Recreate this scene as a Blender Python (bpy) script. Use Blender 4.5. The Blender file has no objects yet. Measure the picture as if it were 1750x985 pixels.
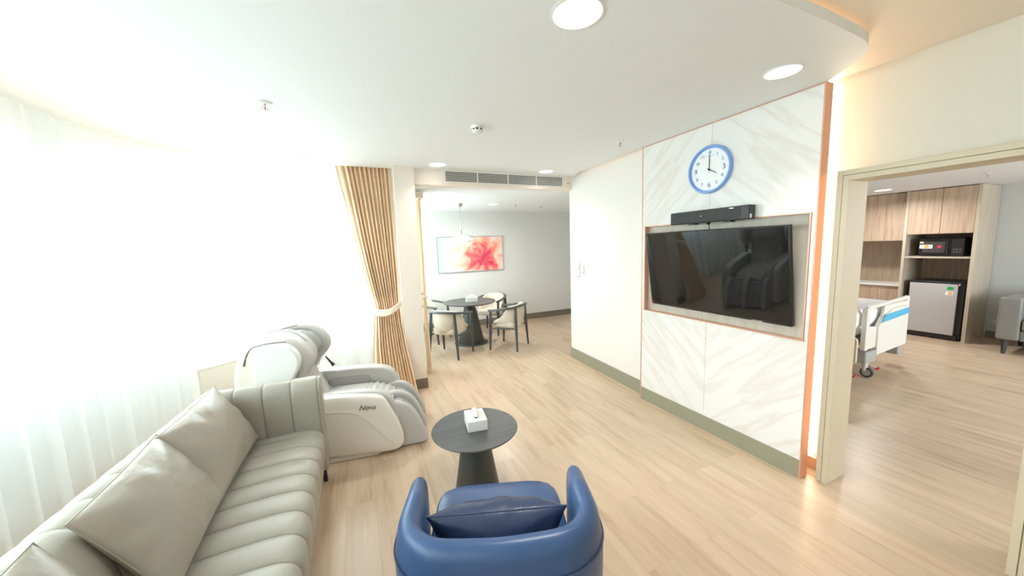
import bpy, bmesh, math, random
from mathutils import Vector, Matrix, noise
random.seed(7)
R = math.radians
SC = bpy.context.scene
COL = SC.collection

# ------------------------------------------------------------------ camera
F_PX = 598.82
yaw, pitch, roll = R(23.946), R(6.797), R(1.9654)
cd = bpy.data.cameras.new('camera'); cam = bpy.data.objects.new('camera', cd); COL.objects.link(cam)
cd.sensor_fit = 'HORIZONTAL'; cd.sensor_width = 36.0; cd.lens = F_PX / 1750 * 36.0
cd.clip_start = 0.05; cd.clip_end = 200
fw = Vector((math.sin(yaw) * math.cos(pitch), math.cos(yaw) * math.cos(pitch), -math.sin(pitch)))
rt0 = Vector((math.cos(yaw), -math.sin(yaw), 0)); dn0 = fw.cross(rt0)
rt = rt0 * math.cos(roll) + dn0 * math.sin(roll); dn = -rt0 * math.sin(roll) + dn0 * math.cos(roll)
m = Matrix.Identity(4)
for i in range(3):
    m[i][0] = rt[i]; m[i][1] = -dn[i]; m[i][2] = -fw[i]
m.translation = Vector((0, 0, 1.7)); cam.matrix_world = m
SC.camera = cam

# ------------------------------------------------------------------ view + world
SC.view_settings.view_transform = 'Standard'; SC.view_settings.look = 'None'
SC.view_settings.gamma = 1.0; SC.view_settings.use_curve_mapping = False
SC.view_settings.exposure = 0.25
SC.cycles.use_denoising = True
SC.cycles.max_bounces = 12; SC.cycles.diffuse_bounces = 7; SC.cycles.glossy_bounces = 4
SC.cycles.transmission_bounces = 6; SC.cycles.transparent_max_bounces = 12
SC.cycles.sample_clamp_indirect = 6.0
SC.cycles.caustics_reflective = False; SC.cycles.caustics_refractive = False
w = bpy.data.worlds.new('sky'); SC.world = w; w.use_nodes = True
wn_ = w.node_tree; bg = wn_.nodes['Background']; bg.inputs[1].default_value = 3.0
tcw = wn_.nodes.new('ShaderNodeTexCoord'); sw = wn_.nodes.new('ShaderNodeSeparateXYZ'); wn_.links.new(tcw.outputs['Generated'], sw.inputs[0])
rw_ = wn_.nodes.new('ShaderNodeValToRGB'); mw = wn_.nodes.new('ShaderNodeMapRange'); mw.inputs[1].default_value = -1; wn_.links.new(sw.outputs['Z'], mw.inputs[0])
wn_.links.new(mw.outputs[0], rw_.inputs[0]); wn_.links.new(rw_.outputs[0], bg.inputs[0])
rw_.color_ramp.elements[0].position = .47; rw_.color_ramp.elements[0].color = (.15, .165, .155, 1)      # ground
rw_.color_ramp.elements[1].position = .51; rw_.color_ramp.elements[1].color = (.92, .97, 1.0, 1)      # bright overcast sky

def area(name, loc, direction, sx, sy, power, color=(1, 1, 1), spread=180):
    l = bpy.data.lights.new(name, 'AREA'); l.shape = 'RECTANGLE'; l.size = sx; l.size_y = sy
    l.energy = power; l.color = color; l.spread = R(spread)
    o = bpy.data.objects.new(name, l); COL.objects.link(o); o.location = loc
    o.rotation_euler = Vector(direction).to_track_quat('-Z', 'Y').to_euler()
    return o
DAY = (0.88, 0.965, 1.0)
# daylight arriving through the curved window wall and the dining window
area('daylight_side', (-2.40, 1.6, 1.80), (1, 0, -.35), 3.4, 1.5, 95, DAY, 140)
area('daylight_side_rear', (-2.40, -1.2, 1.80), (1, 0, -.35), 2.2, 1.5, 50, DAY, 140)
area('daylight_corner', (-1.98, 4.78, 1.80), (.7, -.7, -.35), 1.2, 1.5, 36, DAY, 140)
area('daylight_far', (-.55, 5.25, 1.80), (.05, -1, -.35), 1.7, 1.5, 46, DAY, 140)
area('daylight_dining', (0.30, 5.9, 1.5), (1, 0, -.05), 1.9, 1.6, 90, DAY)
area('bedroom_daylight_standin', (6.2, -2.6, 1.5), (0, 1, -.1), 3.0, 1.6, 170, (.86, .95, 1.0))  # added area light inside the bedroom, in place of daylight from an unseen side

# ------------------------------------------------------------------ helpers: materials
MATS = {}
def nodes_of(name):
    m = bpy.data.materials.new(name); m.use_nodes = True; MATS[name] = m
    nt = m.node_tree; return m, nt, nt.nodes['Principled BSDF']
def N(nt, t, **kw):
    n = nt.nodes.new(t)
    for k, v in kw.items(): setattr(n, k, v)
    return n
def mat(name, col, rough=.5, metal=0.0, var=.04, scale=12, bump=0.0, bscale=60, spec=.5, coat=0.0, sheen=0):
    m, nt, p = nodes_of(name)
    tc = N(nt, 'ShaderNodeTexCoord'); nz = N(nt, 'ShaderNodeTexNoise'); nz.inputs['Scale'].default_value = scale
    nz.inputs['Detail'].default_value = 4
    nt.links.new(tc.outputs['Object'], nz.inputs['Vector'])
    mx = N(nt, 'ShaderNodeMix', data_type='RGBA')
    mx.inputs[6].default_value = (*[c * (1 - var) for c in col], 1); mx.inputs[7].default_value = (*[min(1, c * (1 + var)) for c in col], 1)
    nt.links.new(nz.outputs['Fac'], mx.inputs[0]); nt.links.new(mx.outputs[2], p.inputs['Base Color'])
    p.inputs['Roughness'].default_value = rough; p.inputs['Metallic'].default_value = metal; p.inputs['IOR'].default_value = 1.5 if name == 'black_glass' else 1.5
    p.inputs['Specular IOR Level'].default_value = spec
    if coat: p.inputs['Coat Weight'].default_value = coat; p.inputs['Coat Roughness'].default_value = .15
    if sheen: p.inputs['Sheen Weight'].default_value = sheen
    if bump:
        b = N(nt, 'ShaderNodeBump'); b.inputs['Strength'].default_value = bump; b.inputs['Distance'].default_value = .01
        n2 = N(nt, 'ShaderNodeTexNoise'); n2.inputs['Scale'].default_value = bscale; n2.inputs['Detail'].default_value = 5
        nt.links.new(tc.outputs['Object'], n2.inputs['Vector']); nt.links.new(n2.outputs['Fac'], b.inputs['Height'])
        nt.links.new(b.outputs[0], p.inputs['Normal'])
    return m
def emit(name, col, strength):
    m, nt, p = nodes_of(name)
    p.inputs['Base Color'].default_value = (.9, .9, .9, 1)
    p.inputs['Emission Color'].default_value = (*col, 1); p.inputs['Emission Strength'].default_value = strength
    return m
def wood(name, c1, c2, grain='Z', rough=.45, scale=1.0, coord='Object'):
    m, nt, p = nodes_of(name)
    tc = N(nt, 'ShaderNodeTexCoord'); mp = N(nt, 'ShaderNodeMapping')
    s = {'X': (1, 14, 14), 'Y': (14, 1, 14), 'Z': (14, 14, 1)}[grain]
    mp.inputs['Scale'].default_value = tuple(v * scale for v in s)
    nz = N(nt, 'ShaderNodeTexNoise'); nz.inputs['Scale'].default_value = 1.6; nz.inputs['Detail'].default_value = 7; nz.inputs['Roughness'].default_value = .6
    nt.links.new(tc.outputs[coord], mp.inputs[0]); nt.links.new(mp.outputs[0], nz.inputs['Vector'])
    cr = N(nt, 'ShaderNodeValToRGB'); cr.color_ramp.elements[0].position = .3; cr.color_ramp.elements[1].position = .7
    cr.color_ramp.elements[0].color = (*c1, 1); cr.color_ramp.elements[1].color = (*c2, 1)
    nt.links.new(nz.outputs['Fac'], cr.inputs[0]); nt.links.new(cr.outputs[0], p.inputs['Base Color'])
    p.inputs['Roughness'].default_value = rough
    return m

# ------------------------------------------------------------------ helpers: geometry
def obj(name, bm, m, parent=None, smooth=True, bevel=0, seg=3, sub=0, angle=40):
    me = bpy.data.meshes.new(name)
    bmesh.ops.recalc_face_normals(bm, faces=bm.faces)
    bm.to_mesh(me); bm.free()
    if smooth:
        for p in me.polygons: p.use_smooth = True
        if not sub: me.set_sharp_from_angle(angle=R(angle))
    o = bpy.data.objects.new(name, me); COL.objects.link(o)
    if m: me.materials.append(m)
    if parent: o.parent = parent
    if bevel:
        b = o.modifiers.new('bevel', 'BEVEL'); b.width = bevel; b.segments = seg; b.limit_method = 'ANGLE'; b.angle_limit = R(30)
        b.harden_normals = False
    if sub:
        s = o.modifiers.new('sub', 'SUBSURF'); s.levels = sub; s.render_levels = sub
    return o
def tag(o, label, cat, group=None, kind=None):
    o['label'] = label; o['category'] = cat
    if group: o['group'] = group
    if kind: o['kind'] = kind
    return o
def thing(name, label, cat, loc=(0, 0, 0), rz=0, group=None, mtx=None):
    o = bpy.data.objects.new(name, None); COL.objects.link(o); o.empty_display_size = .1
    if mtx is not None: o.matrix_world = mtx
    else: o.location = loc; o.rotation_euler = (0, 0, rz)
    return tag(o, label, cat, group)
def struct(name, bm, m, label=None, **kw):
    o = obj(name, bm, m, **kw); o['kind'] = 'structure'
    return o
def box(bm, x0, x1, y0, y1, z0, z1, mtx=None):
    vs = [bm.verts.new((x, y, z)) for x in (x0, x1) for y in (y0, y1) for z in (z0, z1)]
    for f in ((0, 1, 3, 2), (4, 6, 7, 5), (0, 4, 5, 1), (2, 3, 7, 6), (0, 2, 6, 4), (1, 5, 7, 3)): bm.faces.new([vs[i] for i in f])
    if mtx is not None:
        for v in vs: v.co = mtx @ v.co
    return bm
def B(*a, mtx=None): return box(bmesh.new(), *a, mtx=mtx)
def prism(bm, pts, a0, a1, axis='Z'):
    """extrude the 2-D outline pts between a0 and a1; axis 'Z': (x,y), 'Y': (x,z), 'X': (y,z)"""
    def P(p, a): return {'Z': (p[0], p[1], a), 'Y': (p[0], a, p[1]), 'X': (a, p[0], p[1])}[axis]
    lo = [bm.verts.new(P(p, a0)) for p in pts]; hi = [bm.verts.new(P(p, a1)) for p in pts]
    n = len(pts)
    bm.faces.new(lo); bm.faces.new(hi)
    for i in range(n): bm.faces.new((lo[i], lo[(i + 1) % n], hi[(i + 1) % n], hi[i]))
    return bm
def smooth_poly(pts, n=6, closed=True):
    """catmull-rom through pts"""
    out = []; L = len(pts)
    rng = range(L) if closed else range(L - 1)
    for i in rng:
        if closed: p = [Vector(pts[(i + k) % L]) for k in (-1, 0, 1, 2)]
        else: p = [Vector(pts[min(max(i + k, 0), L - 1)]) for k in (-1, 0, 1, 2)]
        for j in range(n):
            t = j / n
            out.append(tuple(.5 * ((2 * p[1]) + (-p[0] + p[2]) * t + (2 * p[0] - 5 * p[1] + 4 * p[2] - p[3]) * t * t + (-p[0] + 3 * p[1] - 3 * p[2] + p[3]) * t ** 3)))
    if not closed: out.append(tuple(pts[-1]))
    return out
def lathe(bm, prof, c=(0, 0), seg=40, z0=0):
    rings = []
    for r, z in prof:
        if r < 1e-5: rings.append([bm.verts.new((c[0], c[1], z0 + z))])
        else: rings.append([bm.verts.new((c[0] + r * math.cos(2 * math.pi * k / seg), c[1] + r * math.sin(2 * math.pi * k / seg), z0 + z)) for k in range(seg)])
    for a, b in zip(rings, rings[1:]):
        for k in range(seg):
            k2 = (k + 1) % seg
            if len(a) == 1 and len(b) == 1: continue
            if len(a) == 1: bm.faces.new((a[0], b[k2], b[k]))
            elif len(b) == 1: bm.faces.new((a[k], a[k2], b[0]))
            else: bm.faces.new((a[k], a[k2], b[k2], b[k]))
    return bm
def tube(bm, path, rad, seg=10, flat=1.0, up=Vector((0, 0, 1)), cap=True):
    path = [Vector(p) for p in path]; n = len(path); rings = []
    for i, p in enumerate(path):
        t = (path[min(i + 1, n - 1)] - path[max(i - 1, 0)]).normalized()
        u = up if abs(t.dot(up)) < .95 else Vector((1, 0, 0))
        s = t.cross(u).normalized(); v = s.cross(t).normalized()
        r = rad[i] if isinstance(rad, (list, tuple)) else rad
        rings.append([bm.verts.new(p + s * r * math.cos(2 * math.pi * k / seg) + v * r * flat * math.sin(2 * math.pi * k / seg)) for k in range(seg)])
    for a, b in zip(rings, rings[1:]):
        for k in range(seg): bm.faces.new((a[k], a[(k + 1) % seg], b[(k + 1) % seg], b[k]))
    if cap: bm.faces.new(rings[0]); bm.faces.new(rings[-1])
    return bm
def grid_surf(bm, f, nu, nv, close_u=False):
    vs = [[bm.verts.new(f(i / nu, j / nv)) for j in range(nv + 1)] for i in range(nu + (0 if close_u else 1))]
    n = len(vs)
    for i in range(nu):
        for j in range(nv): bm.faces.new((vs[i][j], vs[(i + 1) % n][j], vs[(i + 1) % n][j + 1], vs[i][j + 1]))
    return vs
def cushion(bm, w, h, t, n=22, pinch=.035, wr=.004, seed=0, q=2.2):
    """knife-edge cushion in local XY (w x h), thickness t along Z"""
    top = {}; bot = {}
    for i in range(n + 1):
        for j in range(n + 1):
            u = -1 + 2 * i / n; v = -1 + 2 * j / n
            u = math.sin(u * math.pi / 2); v = math.sin(v * math.pi / 2)
            x = w / 2 * u * (1 - pinch * (1 - v * v)); y = h / 2 * v * (1 - pinch * (1 - u * u))
            e = max(0, (1 - abs(u) ** q) * (1 - abs(v) ** q)) ** .55
            a = math.atan2(v, u); rr = math.hypot(u, v)
            wrk = wr * math.sin(a * 9 + seed + 2 * noise.noise(Vector((u * 2, v * 2, seed)))) * max(0, rr - .35) * min(1, e * e * 2.2)
            nz = noise.noise(Vector((u * 1.7, v * 1.7, seed + 3))) * t * .07 * e
            top[i, j] = bm.verts.new((x, y, t / 2 * e + wrk + nz))
            bot[i, j] = top[i, j] if (i in (0, n) or j in (0, n)) else bm.verts.new((x, y, -t / 2 * e + wrk + nz))
    for i in range(n):
        for j in range(n):
            bm.faces.new((top[i, j], top[i + 1, j], top[i + 1, j + 1], top[i, j + 1]))
            q4 = (bot[i, j], bot[i, j + 1], bot[i + 1, j + 1], bot[i + 1, j])
            if len(set(q4)) == 4 and not all(b in top.values() for b in q4): bm.faces.new(q4)
            elif len(set(q4)) == 4:
                try: bm.faces.new(q4)
                except ValueError: pass
    return bm
def rounded(x0, x1, y0, y1, r, n=5):
    out = []
    for cx, cy, a0 in ((x1 - r, y1 - r, 0), (x0 + r, y1 - r, 90), (x0 + r, y0 + r, 180), (x1 - r, y0 + r, 270)):
        for k in range(n + 1):
            a = R(a0 + 90 * k / n); out.append((cx + r * math.cos(a), cy + r * math.sin(a)))
    return out
def puff(bm, x0, x1, y0, y1, z0, z1, r=.05, crown=.02, n=16, mtx=None, k=5):
    """upholstered block: superellipse plan, crowned top"""
    cx, cy, hx, hy = (x0 + x1) / 2, (y0 + y1) / 2, (x1 - x0) / 2, (y1 - y0) / 2
    S = 48; rings = []
    lv = [(0.0, .90), (.1, .97), (.3, 1.0), (.7, 1.0), (.86, .985), (.95, .95), (1.0, .88)]
    def rim(s, z, cz=0):
        vs = []
        for i in range(S):
            a = 2 * math.pi * i / S; c, si = math.cos(a), math.sin(a)
            d = (abs(c) ** k + abs(si) ** k) ** (-1 / k)
            vs.append(bm.verts.new((cx + hx * c * d - hx * (1 - s) * (1 if c > 0 else -1) * min(1, abs(c) * 2) * r * 8, cy + hy * si * d - hy * (1 - s) * (1 if si > 0 else -1) * min(1, abs(si) * 2) * r * 8, z)))
        return vs
    for t, s in lv: rings.append(rim(s, z0 + (z1 - z0) * t))
    last = rings[-1]; base = [v.co.copy() for v in last]
    for q in (.8, .55, .3):
        rings.append([bm.verts.new((cx + (b.x - cx) * q, cy + (b.y - cy) * q, z1 + crown * (1 - q * q))) for b in base])
    for a, b in zip(rings, rings[1:]):
        for i in range(S): bm.faces.new((a[i], a[(i + 1) % S], b[(i + 1) % S], b[i]))
    c = bm.verts.new((cx, cy, z1 + crown)); l = rings[-1]
    for i in range(S): bm.faces.new((l[i], l[(i + 1) % S], c))
    bm.faces.new(rings[0][::-1])
    if mtx is not None:
        for v in bm.verts: v.co = mtx @ v.co
    return bm
def text_bm(s, size, ext=.0008, shear=0.0, align='CENTER'):
    cu = bpy.data.curves.new('t', 'FONT'); cu.body = s; cu.size = size; cu.extrude = ext; cu.align_x = align; cu.align_y = 'CENTER'; cu.shear = shear
    to = bpy.data.objects.new('t', cu); COL.objects.link(to)
    dg = bpy.context.evaluated_depsgraph_get(); me = bpy.data.meshes.new_from_object(to.evaluated_get(dg))
    bm = bmesh.new(); bm.from_mesh(me); bpy.data.objects.remove(to); bpy.data.meshes.remove(me); bpy.data.curves.remove(cu)
    return bm
def xf(bm, mtx):
    for v in bm.verts: v.co = mtx @ v.co
    return bm
def facing_minus_x(x, y, z):   # local x = viewer's right (-Y), local y = up, local z = towards the room (-X)
    return Matrix(((0, 0, -1, x), (-1, 0, 0, y), (0, 1, 0, z), (0, 0, 0, 1)))
def facing_minus_y(x, y, z):   # local x = +X, local y = up, local z = -Y
    return Matrix(((1, 0, 0, x), (0, 0, -1, y), (0, 1, 0, z), (0, 0, 0, 1)))
def copy_tree(o, parent=None):
    c = o.copy(); COL.objects.link(c)
    if parent: c.parent = parent
    for ch in list(o.children): copy_tree(ch, c)
    return c

# ------------------------------------------------------------------ materials
M_wall = mat('warm_white_paint', (.80, .775, .735), .6, var=.012)
M_walldoor = mat('warm_white_paint_dimmed', (.69, .665, .58), .6, var=.012)  # same warm white wall paint, with the weaker light by the door coloured in
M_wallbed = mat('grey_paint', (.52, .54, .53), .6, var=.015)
M_walldin = mat('greige_paint', (.74, .73, .71), .6, var=.012)
M_ceil = mat('ceiling_paint', (.84, .87, .885), .7, var=.008)
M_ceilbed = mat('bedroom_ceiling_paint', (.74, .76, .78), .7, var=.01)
M_cream = mat('cream_paint', (.84, .76, .68), .6, var=.012)
M_sage = mat('sage_skirting', (.30, .29, .21), .45, var=.03)
M_brownskirt = mat('brown_skirting', (.20, .165, .125), .5, var=.03)
M_casing = mat('beige_casing', (.60, .52, .385), .4, var=.02)
M_cab = wood('oak_veneer', (.37, .265, .19), (.54, .41, .305), 'Z', .45, 1.2)
M_cabpale = wood('pale_oak_veneer', (.42, .36, .28), (.55, .48, .38), 'Z', .5, 1.0)
M_nichewood = wood('niche_veneer', (.50, .44, .36), (.62, .55, .46), 'Z', .4, 1.0)
M_copper = mat('brushed_copper', (.70, .40, .29), .4, metal=.5, var=.05)
M_leather = mat('sage_grey_leather', (.405, .38, .32), .36, var=.03, scale=5, bump=.10, bscale=180, spec=.45)
M_pillow = mat('taupe_leather', (.385, .345, .285), .30, var=.04, scale=4, bump=1.0, bscale=6, spec=.5)
M_blue = mat('blue_leather', (.038, .083, .195), .34, var=.05, scale=4, bump=.06, bscale=200, spec=.5)
M_navy = mat('navy_leather', (.024, .040, .095), .30, var=.06, scale=5, bump=1.0, bscale=9, spec=.55)
M_table = wood('charcoal_stained_ash', (.055, .056, .056), (.085, .086, .086), 'X', .38, 1.2)
M_tablebase = mat('charcoal_lacquer', (.06, .062, .058), .45, var=.05)
M_white = mat('white_plastic', (.82, .82, .80), .35, var=.01)
M_shell = mat('ivory_gloss_shell', (.80, .75, .67), .25, var=.01, coat=.3)
M_padgrey = mat('light_grey_vinyl', (.50, .485, .465), .45, var=.03, bump=.05, bscale=200)
M_padmid = mat('mid_grey_vinyl', (.37, .365, .36), .45, var=.03, bump=.05, bscale=200)
M_paddark = mat('dark_grey_trim', (.12, .12, .125), .4, var=.04)
M_black = mat('black_plastic', (.015, .015, .016), .35, var=.1)
M_blackgloss = mat('black_glass', (.008, .009, .010), .02, var=.05, spec=.62)
M_barcloth = mat('soundbar_mesh', (.035, .037, .038), .6, var=.1, bump=.2, bscale=600)
M_chrome = mat('brushed_nickel', (.6, .58, .55), .25, metal=.9, var=.03)
M_steel = mat('silver_door', (.50, .49, .49), .42, metal=.2, var=.02)
M_beige = mat('beige_upholstery', (.66, .60, .50), .6, var=.03, bump=.08, bscale=260)
M_legs = mat('charcoal_stained_legs', (.075, .082, .085), .4, var=.08)
M_sheet = mat('white_bed_linen', (.82, .82, .83), .8, var=.02, bump=.05, bscale=12)
M_bedplastic = mat('bed_cream_plastic', (.70, .68, .63), .4, var=.01)
M_bedgrey = mat('bed_grey_plastic', (.36, .36, .35), .45, var=.03)
M_bedwood = mat('bed_beige_panel', (.60, .50, .37), .45, var=.03)
M_bedblue = mat('bed_blue_inlay', (.10, .42, .66), .35, var=.03)
M_rubber = mat('grey_rubber', (.07, .075, .08), .6, var=.06)
M_red = mat('red_plastic', (.55, .04, .06), .4, var=.03)
M_green = mat('green_sticker', (.02, .32, .08), .5, var=.03)
M_orange = mat('orange_sticker', (.80, .35, .06), .5, var=.05)
M_rimblue = mat('clock_blue_rim', (.22, .40, .80), .25, var=.02)
M_face = mat('clock_white_face', (.84, .86, .88), .4, var=.005)
M_ink = mat('clock_blue_ink', (.10, .20, .42), .5, var=.02)
M_dark = mat('dark_void', (.02, .016, .014), .8, var=.1)
M_tissue = mat('tissue_paper', (.90, .90, .90), .9, var=.01, bump=.2, bscale=40)
M_boxwhite = mat('tissue_box_cover', (.72, .71, .68), .4, var=.01)
M_cloth = mat('tan_drape', (.88, .70, .50), .8, var=.02, scale=3, sheen=.2)
M_lining = mat('cream_lining', (.85, .74, .58), .8, var=.02)
E_down = emit('downlight_glow', (1.0, .98, .95), 6)
E_led = emit('warm_led', (1.0, .76, .54), 9)
E_cove = emit('cove_led', (1.0, .62, .32), 3.6)
E_lamp = emit('lamp_glow', (1.0, .96, .92), 7.0)
E_bedlight = emit('bedroom_light_glow', (1, .98, .95), 8)

def floor_material():
    m, nt, p = nodes_of('pale_oak_planks'); L = nt.links.new
    tc = N(nt, 'ShaderNodeTexCoord')
    mp = N(nt, 'ShaderNodeMapping'); mp.inputs['Rotation'].default_value = (0, 0, R(90)); L(tc.outputs['Object'], mp.inputs[0])
    br = N(nt, 'ShaderNodeTexBrick'); L(mp.outputs[0], br.inputs['Vector'])
    br.inputs['Color1'].default_value = (0, 0, 0, 1); br.inputs['Color2'].default_value = (1, 1, 1, 1); br.inputs['Mortar'].default_value = (.5, .5, .5, 1)
    br.inputs['Scale'].default_value = 1; br.inputs['Mortar Size'].default_value = .0012; br.inputs['Brick Width'].default_value = 1.22; br.inputs['Row Height'].default_value = .18
    br.inputs['Mortar Smooth'].default_value = .6; br.offset = .37
    sc = N(nt, 'ShaderNodeVectorMath', operation='SCALE'); sc.inputs['Scale'].default_value = 7.0; L(br.outputs['Color'], sc.inputs[0])
    ad = N(nt, 'ShaderNodeVectorMath', operation='ADD'); L(tc.outputs['Object'], ad.inputs[0]); L(sc.outputs[0], ad.inputs[1])
    m2 = N(nt, 'ShaderNodeMapping'); m2.inputs['Scale'].default_value = (11, 1.0, 1); L(ad.outputs[0], m2.inputs[0])
    n1 = N(nt, 'ShaderNodeTexNoise'); n1.inputs['Scale'].default_value = 1.5; n1.inputs['Detail'].default_value = 8; n1.inputs['Roughness'].default_value = .62; L(m2.outputs[0], n1.inputs['Vector'])
    cr = N(nt, 'ShaderNodeValToRGB'); e = cr.color_ramp.elements
    e[0].position = .25; e[0].color = (.40, .27, .17, 1); e[1].position = .72; e[1].color = (.63, .49, .36, 1)
    x = cr.color_ramp.elements.new(.48); x.color = (.565, .42, .295, 1); L(n1.outputs['Fac'], cr.inputs[0])
    mx = N(nt, 'ShaderNodeMix', data_type='RGBA', blend_type='MULTIPLY'); mx.inputs[0].default_value = 1
    rr = N(nt, 'ShaderNodeMapRange'); L(br.outputs['Color'], rr.inputs[0]); rr.inputs[3].default_value = .93; rr.inputs[4].default_value = 1.05
    L(cr.outputs[0], mx.inputs[6]); L(rr.outputs[0], mx.inputs[7])
    mx2 = N(nt, 'ShaderNodeMix', data_type='RGBA'); L(br.outputs['Fac'], mx2.inputs[0]); L(mx.outputs[2], mx2.inputs[6]); mx2.inputs[7].default_value = (.46, .345, .255, 1)
    L(mx2.outputs[2], p.inputs['Base Color'])
    r2 = N(nt, 'ShaderNodeMapRange'); L(n1.outputs['Fac'], r2.inputs[0]); r2.inputs[3].default_value = .24; r2.inputs[4].default_value = .36; L(r2.outputs[0], p.inputs['Roughness'])
    b = N(nt, 'ShaderNodeBump'); b.inputs['Strength'].default_value = .12; b.inputs['Distance'].default_value = .003; L(n1.outputs['Fac'], b.inputs['Height']); L(b.outputs[0], p.inputs['Normal'])
    return m
def marble_material():
    m, nt, p = nodes_of('white_veined_marble'); L = nt.links.new
    tc = N(nt, 'ShaderNodeTexCoord'); sp = N(nt, 'ShaderNodeSeparateXYZ'); L(tc.outputs['Object'], sp.inputs[0])
    # book-matched veins: mirrored about the centre seam (y = 2.045)
    s = N(nt, 'ShaderNodeMath', operation='SUBTRACT'); L(sp.outputs['Y'], s.inputs[0]); s.inputs[1].default_value = 2.045
    a = N(nt, 'ShaderNodeMath', operation='ABSOLUTE'); L(s.outputs[0], a.inputs[0])
    zs = N(nt, 'ShaderNodeMath', operation='SUBTRACT'); L(sp.outputs['Z'], zs.inputs[0]); zs.inputs[1].default_value = 1.42
    za = N(nt, 'ShaderNodeMath', operation='ABSOLUTE'); L(zs.outputs[0], za.inputs[0])
    cb = N(nt, 'ShaderNodeCombineXYZ'); L(a.outputs[0], cb.inputs[0]); L(za.outputs[0], cb.inputs[1])
    def dot(v, nm):
        d = N(nt, 'ShaderNodeVectorMath', operation='DOT_PRODUCT'); L(cb.outputs[0], d.inputs[0]); d.inputs[1].default_value = v; return d.outputs['Value']
    mp = N(nt, 'ShaderNodeCombineXYZ'); L(dot((.24, -.22, 0), 'a'), mp.inputs[0]); L(dot((1.5, 1.7, 0), 'b'), mp.inputs[1])
    n1 = N(nt, 'ShaderNodeTexNoise'); n1.inputs['Scale'].default_value = 1.5; n1.inputs['Detail'].default_value = 5; n1.inputs['Roughness'].default_value = .55; n1.inputs['Distortion'].default_value = .15; L(mp.outputs[0], n1.inputs['Vector'])
    cr = N(nt, 'ShaderNodeValToRGB'); e = cr.color_ramp.elements
    e[0].position = .38; e[0].color = (.80, .79, .77, 1); e[1].position = .62; e[1].color = (.80, .79, .77, 1)
    for q, c in ((.47, (.80, .79, .77)), (.515, (.735, .695, .655)), (.56, (.80, .79, .77))):
        x = cr.color_ramp.elements.new(q); x.color = (*c, 1)
    L(n1.outputs['Fac'], cr.inputs[0]); L(cr.outputs[0], p.inputs['Base Color']); p.inputs['Roughness'].default_value = .28
    return m
def sheer_material():
    m = bpy.data.materials.new('white_sheer_voile'); m.use_nodes = True; nt = m.node_tree; L = nt.links.new
    nt.nodes.remove(nt.nodes['Principled BSDF']); out = nt.nodes['Material Output']
    d = N(nt, 'ShaderNodeBsdfDiffuse'); d.inputs[0].default_value = (.90, .93, .94, 1)
    t = N(nt, 'ShaderNodeBsdfTranslucent'); t.inputs[0].default_value = (.93, .95, .96, 1)
    tr = N(nt, 'ShaderNodeBsdfTransparent'); tr.inputs[0].default_value = (1, 1, 1, 1)
    a = N(nt, 'ShaderNodeMixShader'); a.inputs[0].default_value = .5; L(d.outputs[0], a.inputs[1]); L(t.outputs[0], a.inputs[2])
    tc = N(nt, 'ShaderNodeTexCoord'); nz = N(nt, 'ShaderNodeTexNoise'); nz.inputs['Scale'].default_value = 300; L(tc.outputs['Object'], nz.inputs['Vector'])
    mr = N(nt, 'ShaderNodeMapRange'); L(nz.outputs['Fac'], mr.inputs[0]); mr.inputs[3].default_value = .32; mr.inputs[4].default_value = .42
    b = N(nt, 'ShaderNodeMixShader'); L(mr.outputs[0], b.inputs[0]); L(a.outputs[0], b.inputs[1]); L(tr.outputs[0], b.inputs[2]); L(b.outputs[0], out.inputs[0])
    return m
def glass_material():
    m = bpy.data.materials.new('window_glass'); m.use_nodes = True; nt = m.node_tree; L = nt.links.new
    nt.nodes.remove(nt.nodes['Principled BSDF']); out = nt.nodes['Material Output']
    g = N(nt, 'ShaderNodeBsdfGlossy'); g.inputs['Roughness'].default_value = .02
    tr = N(nt, 'ShaderNodeBsdfTransparent'); tr.inputs[0].default_value = (.93, .97, .96, 1)
    b = N(nt, 'ShaderNodeMixShader'); b.inputs[0].default_value = .06; L(tr.outputs[0], b.inputs[1]); L(g.outputs[0], b.inputs[2]); L(b.outputs[0], out.inputs[0])
    return m
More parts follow.
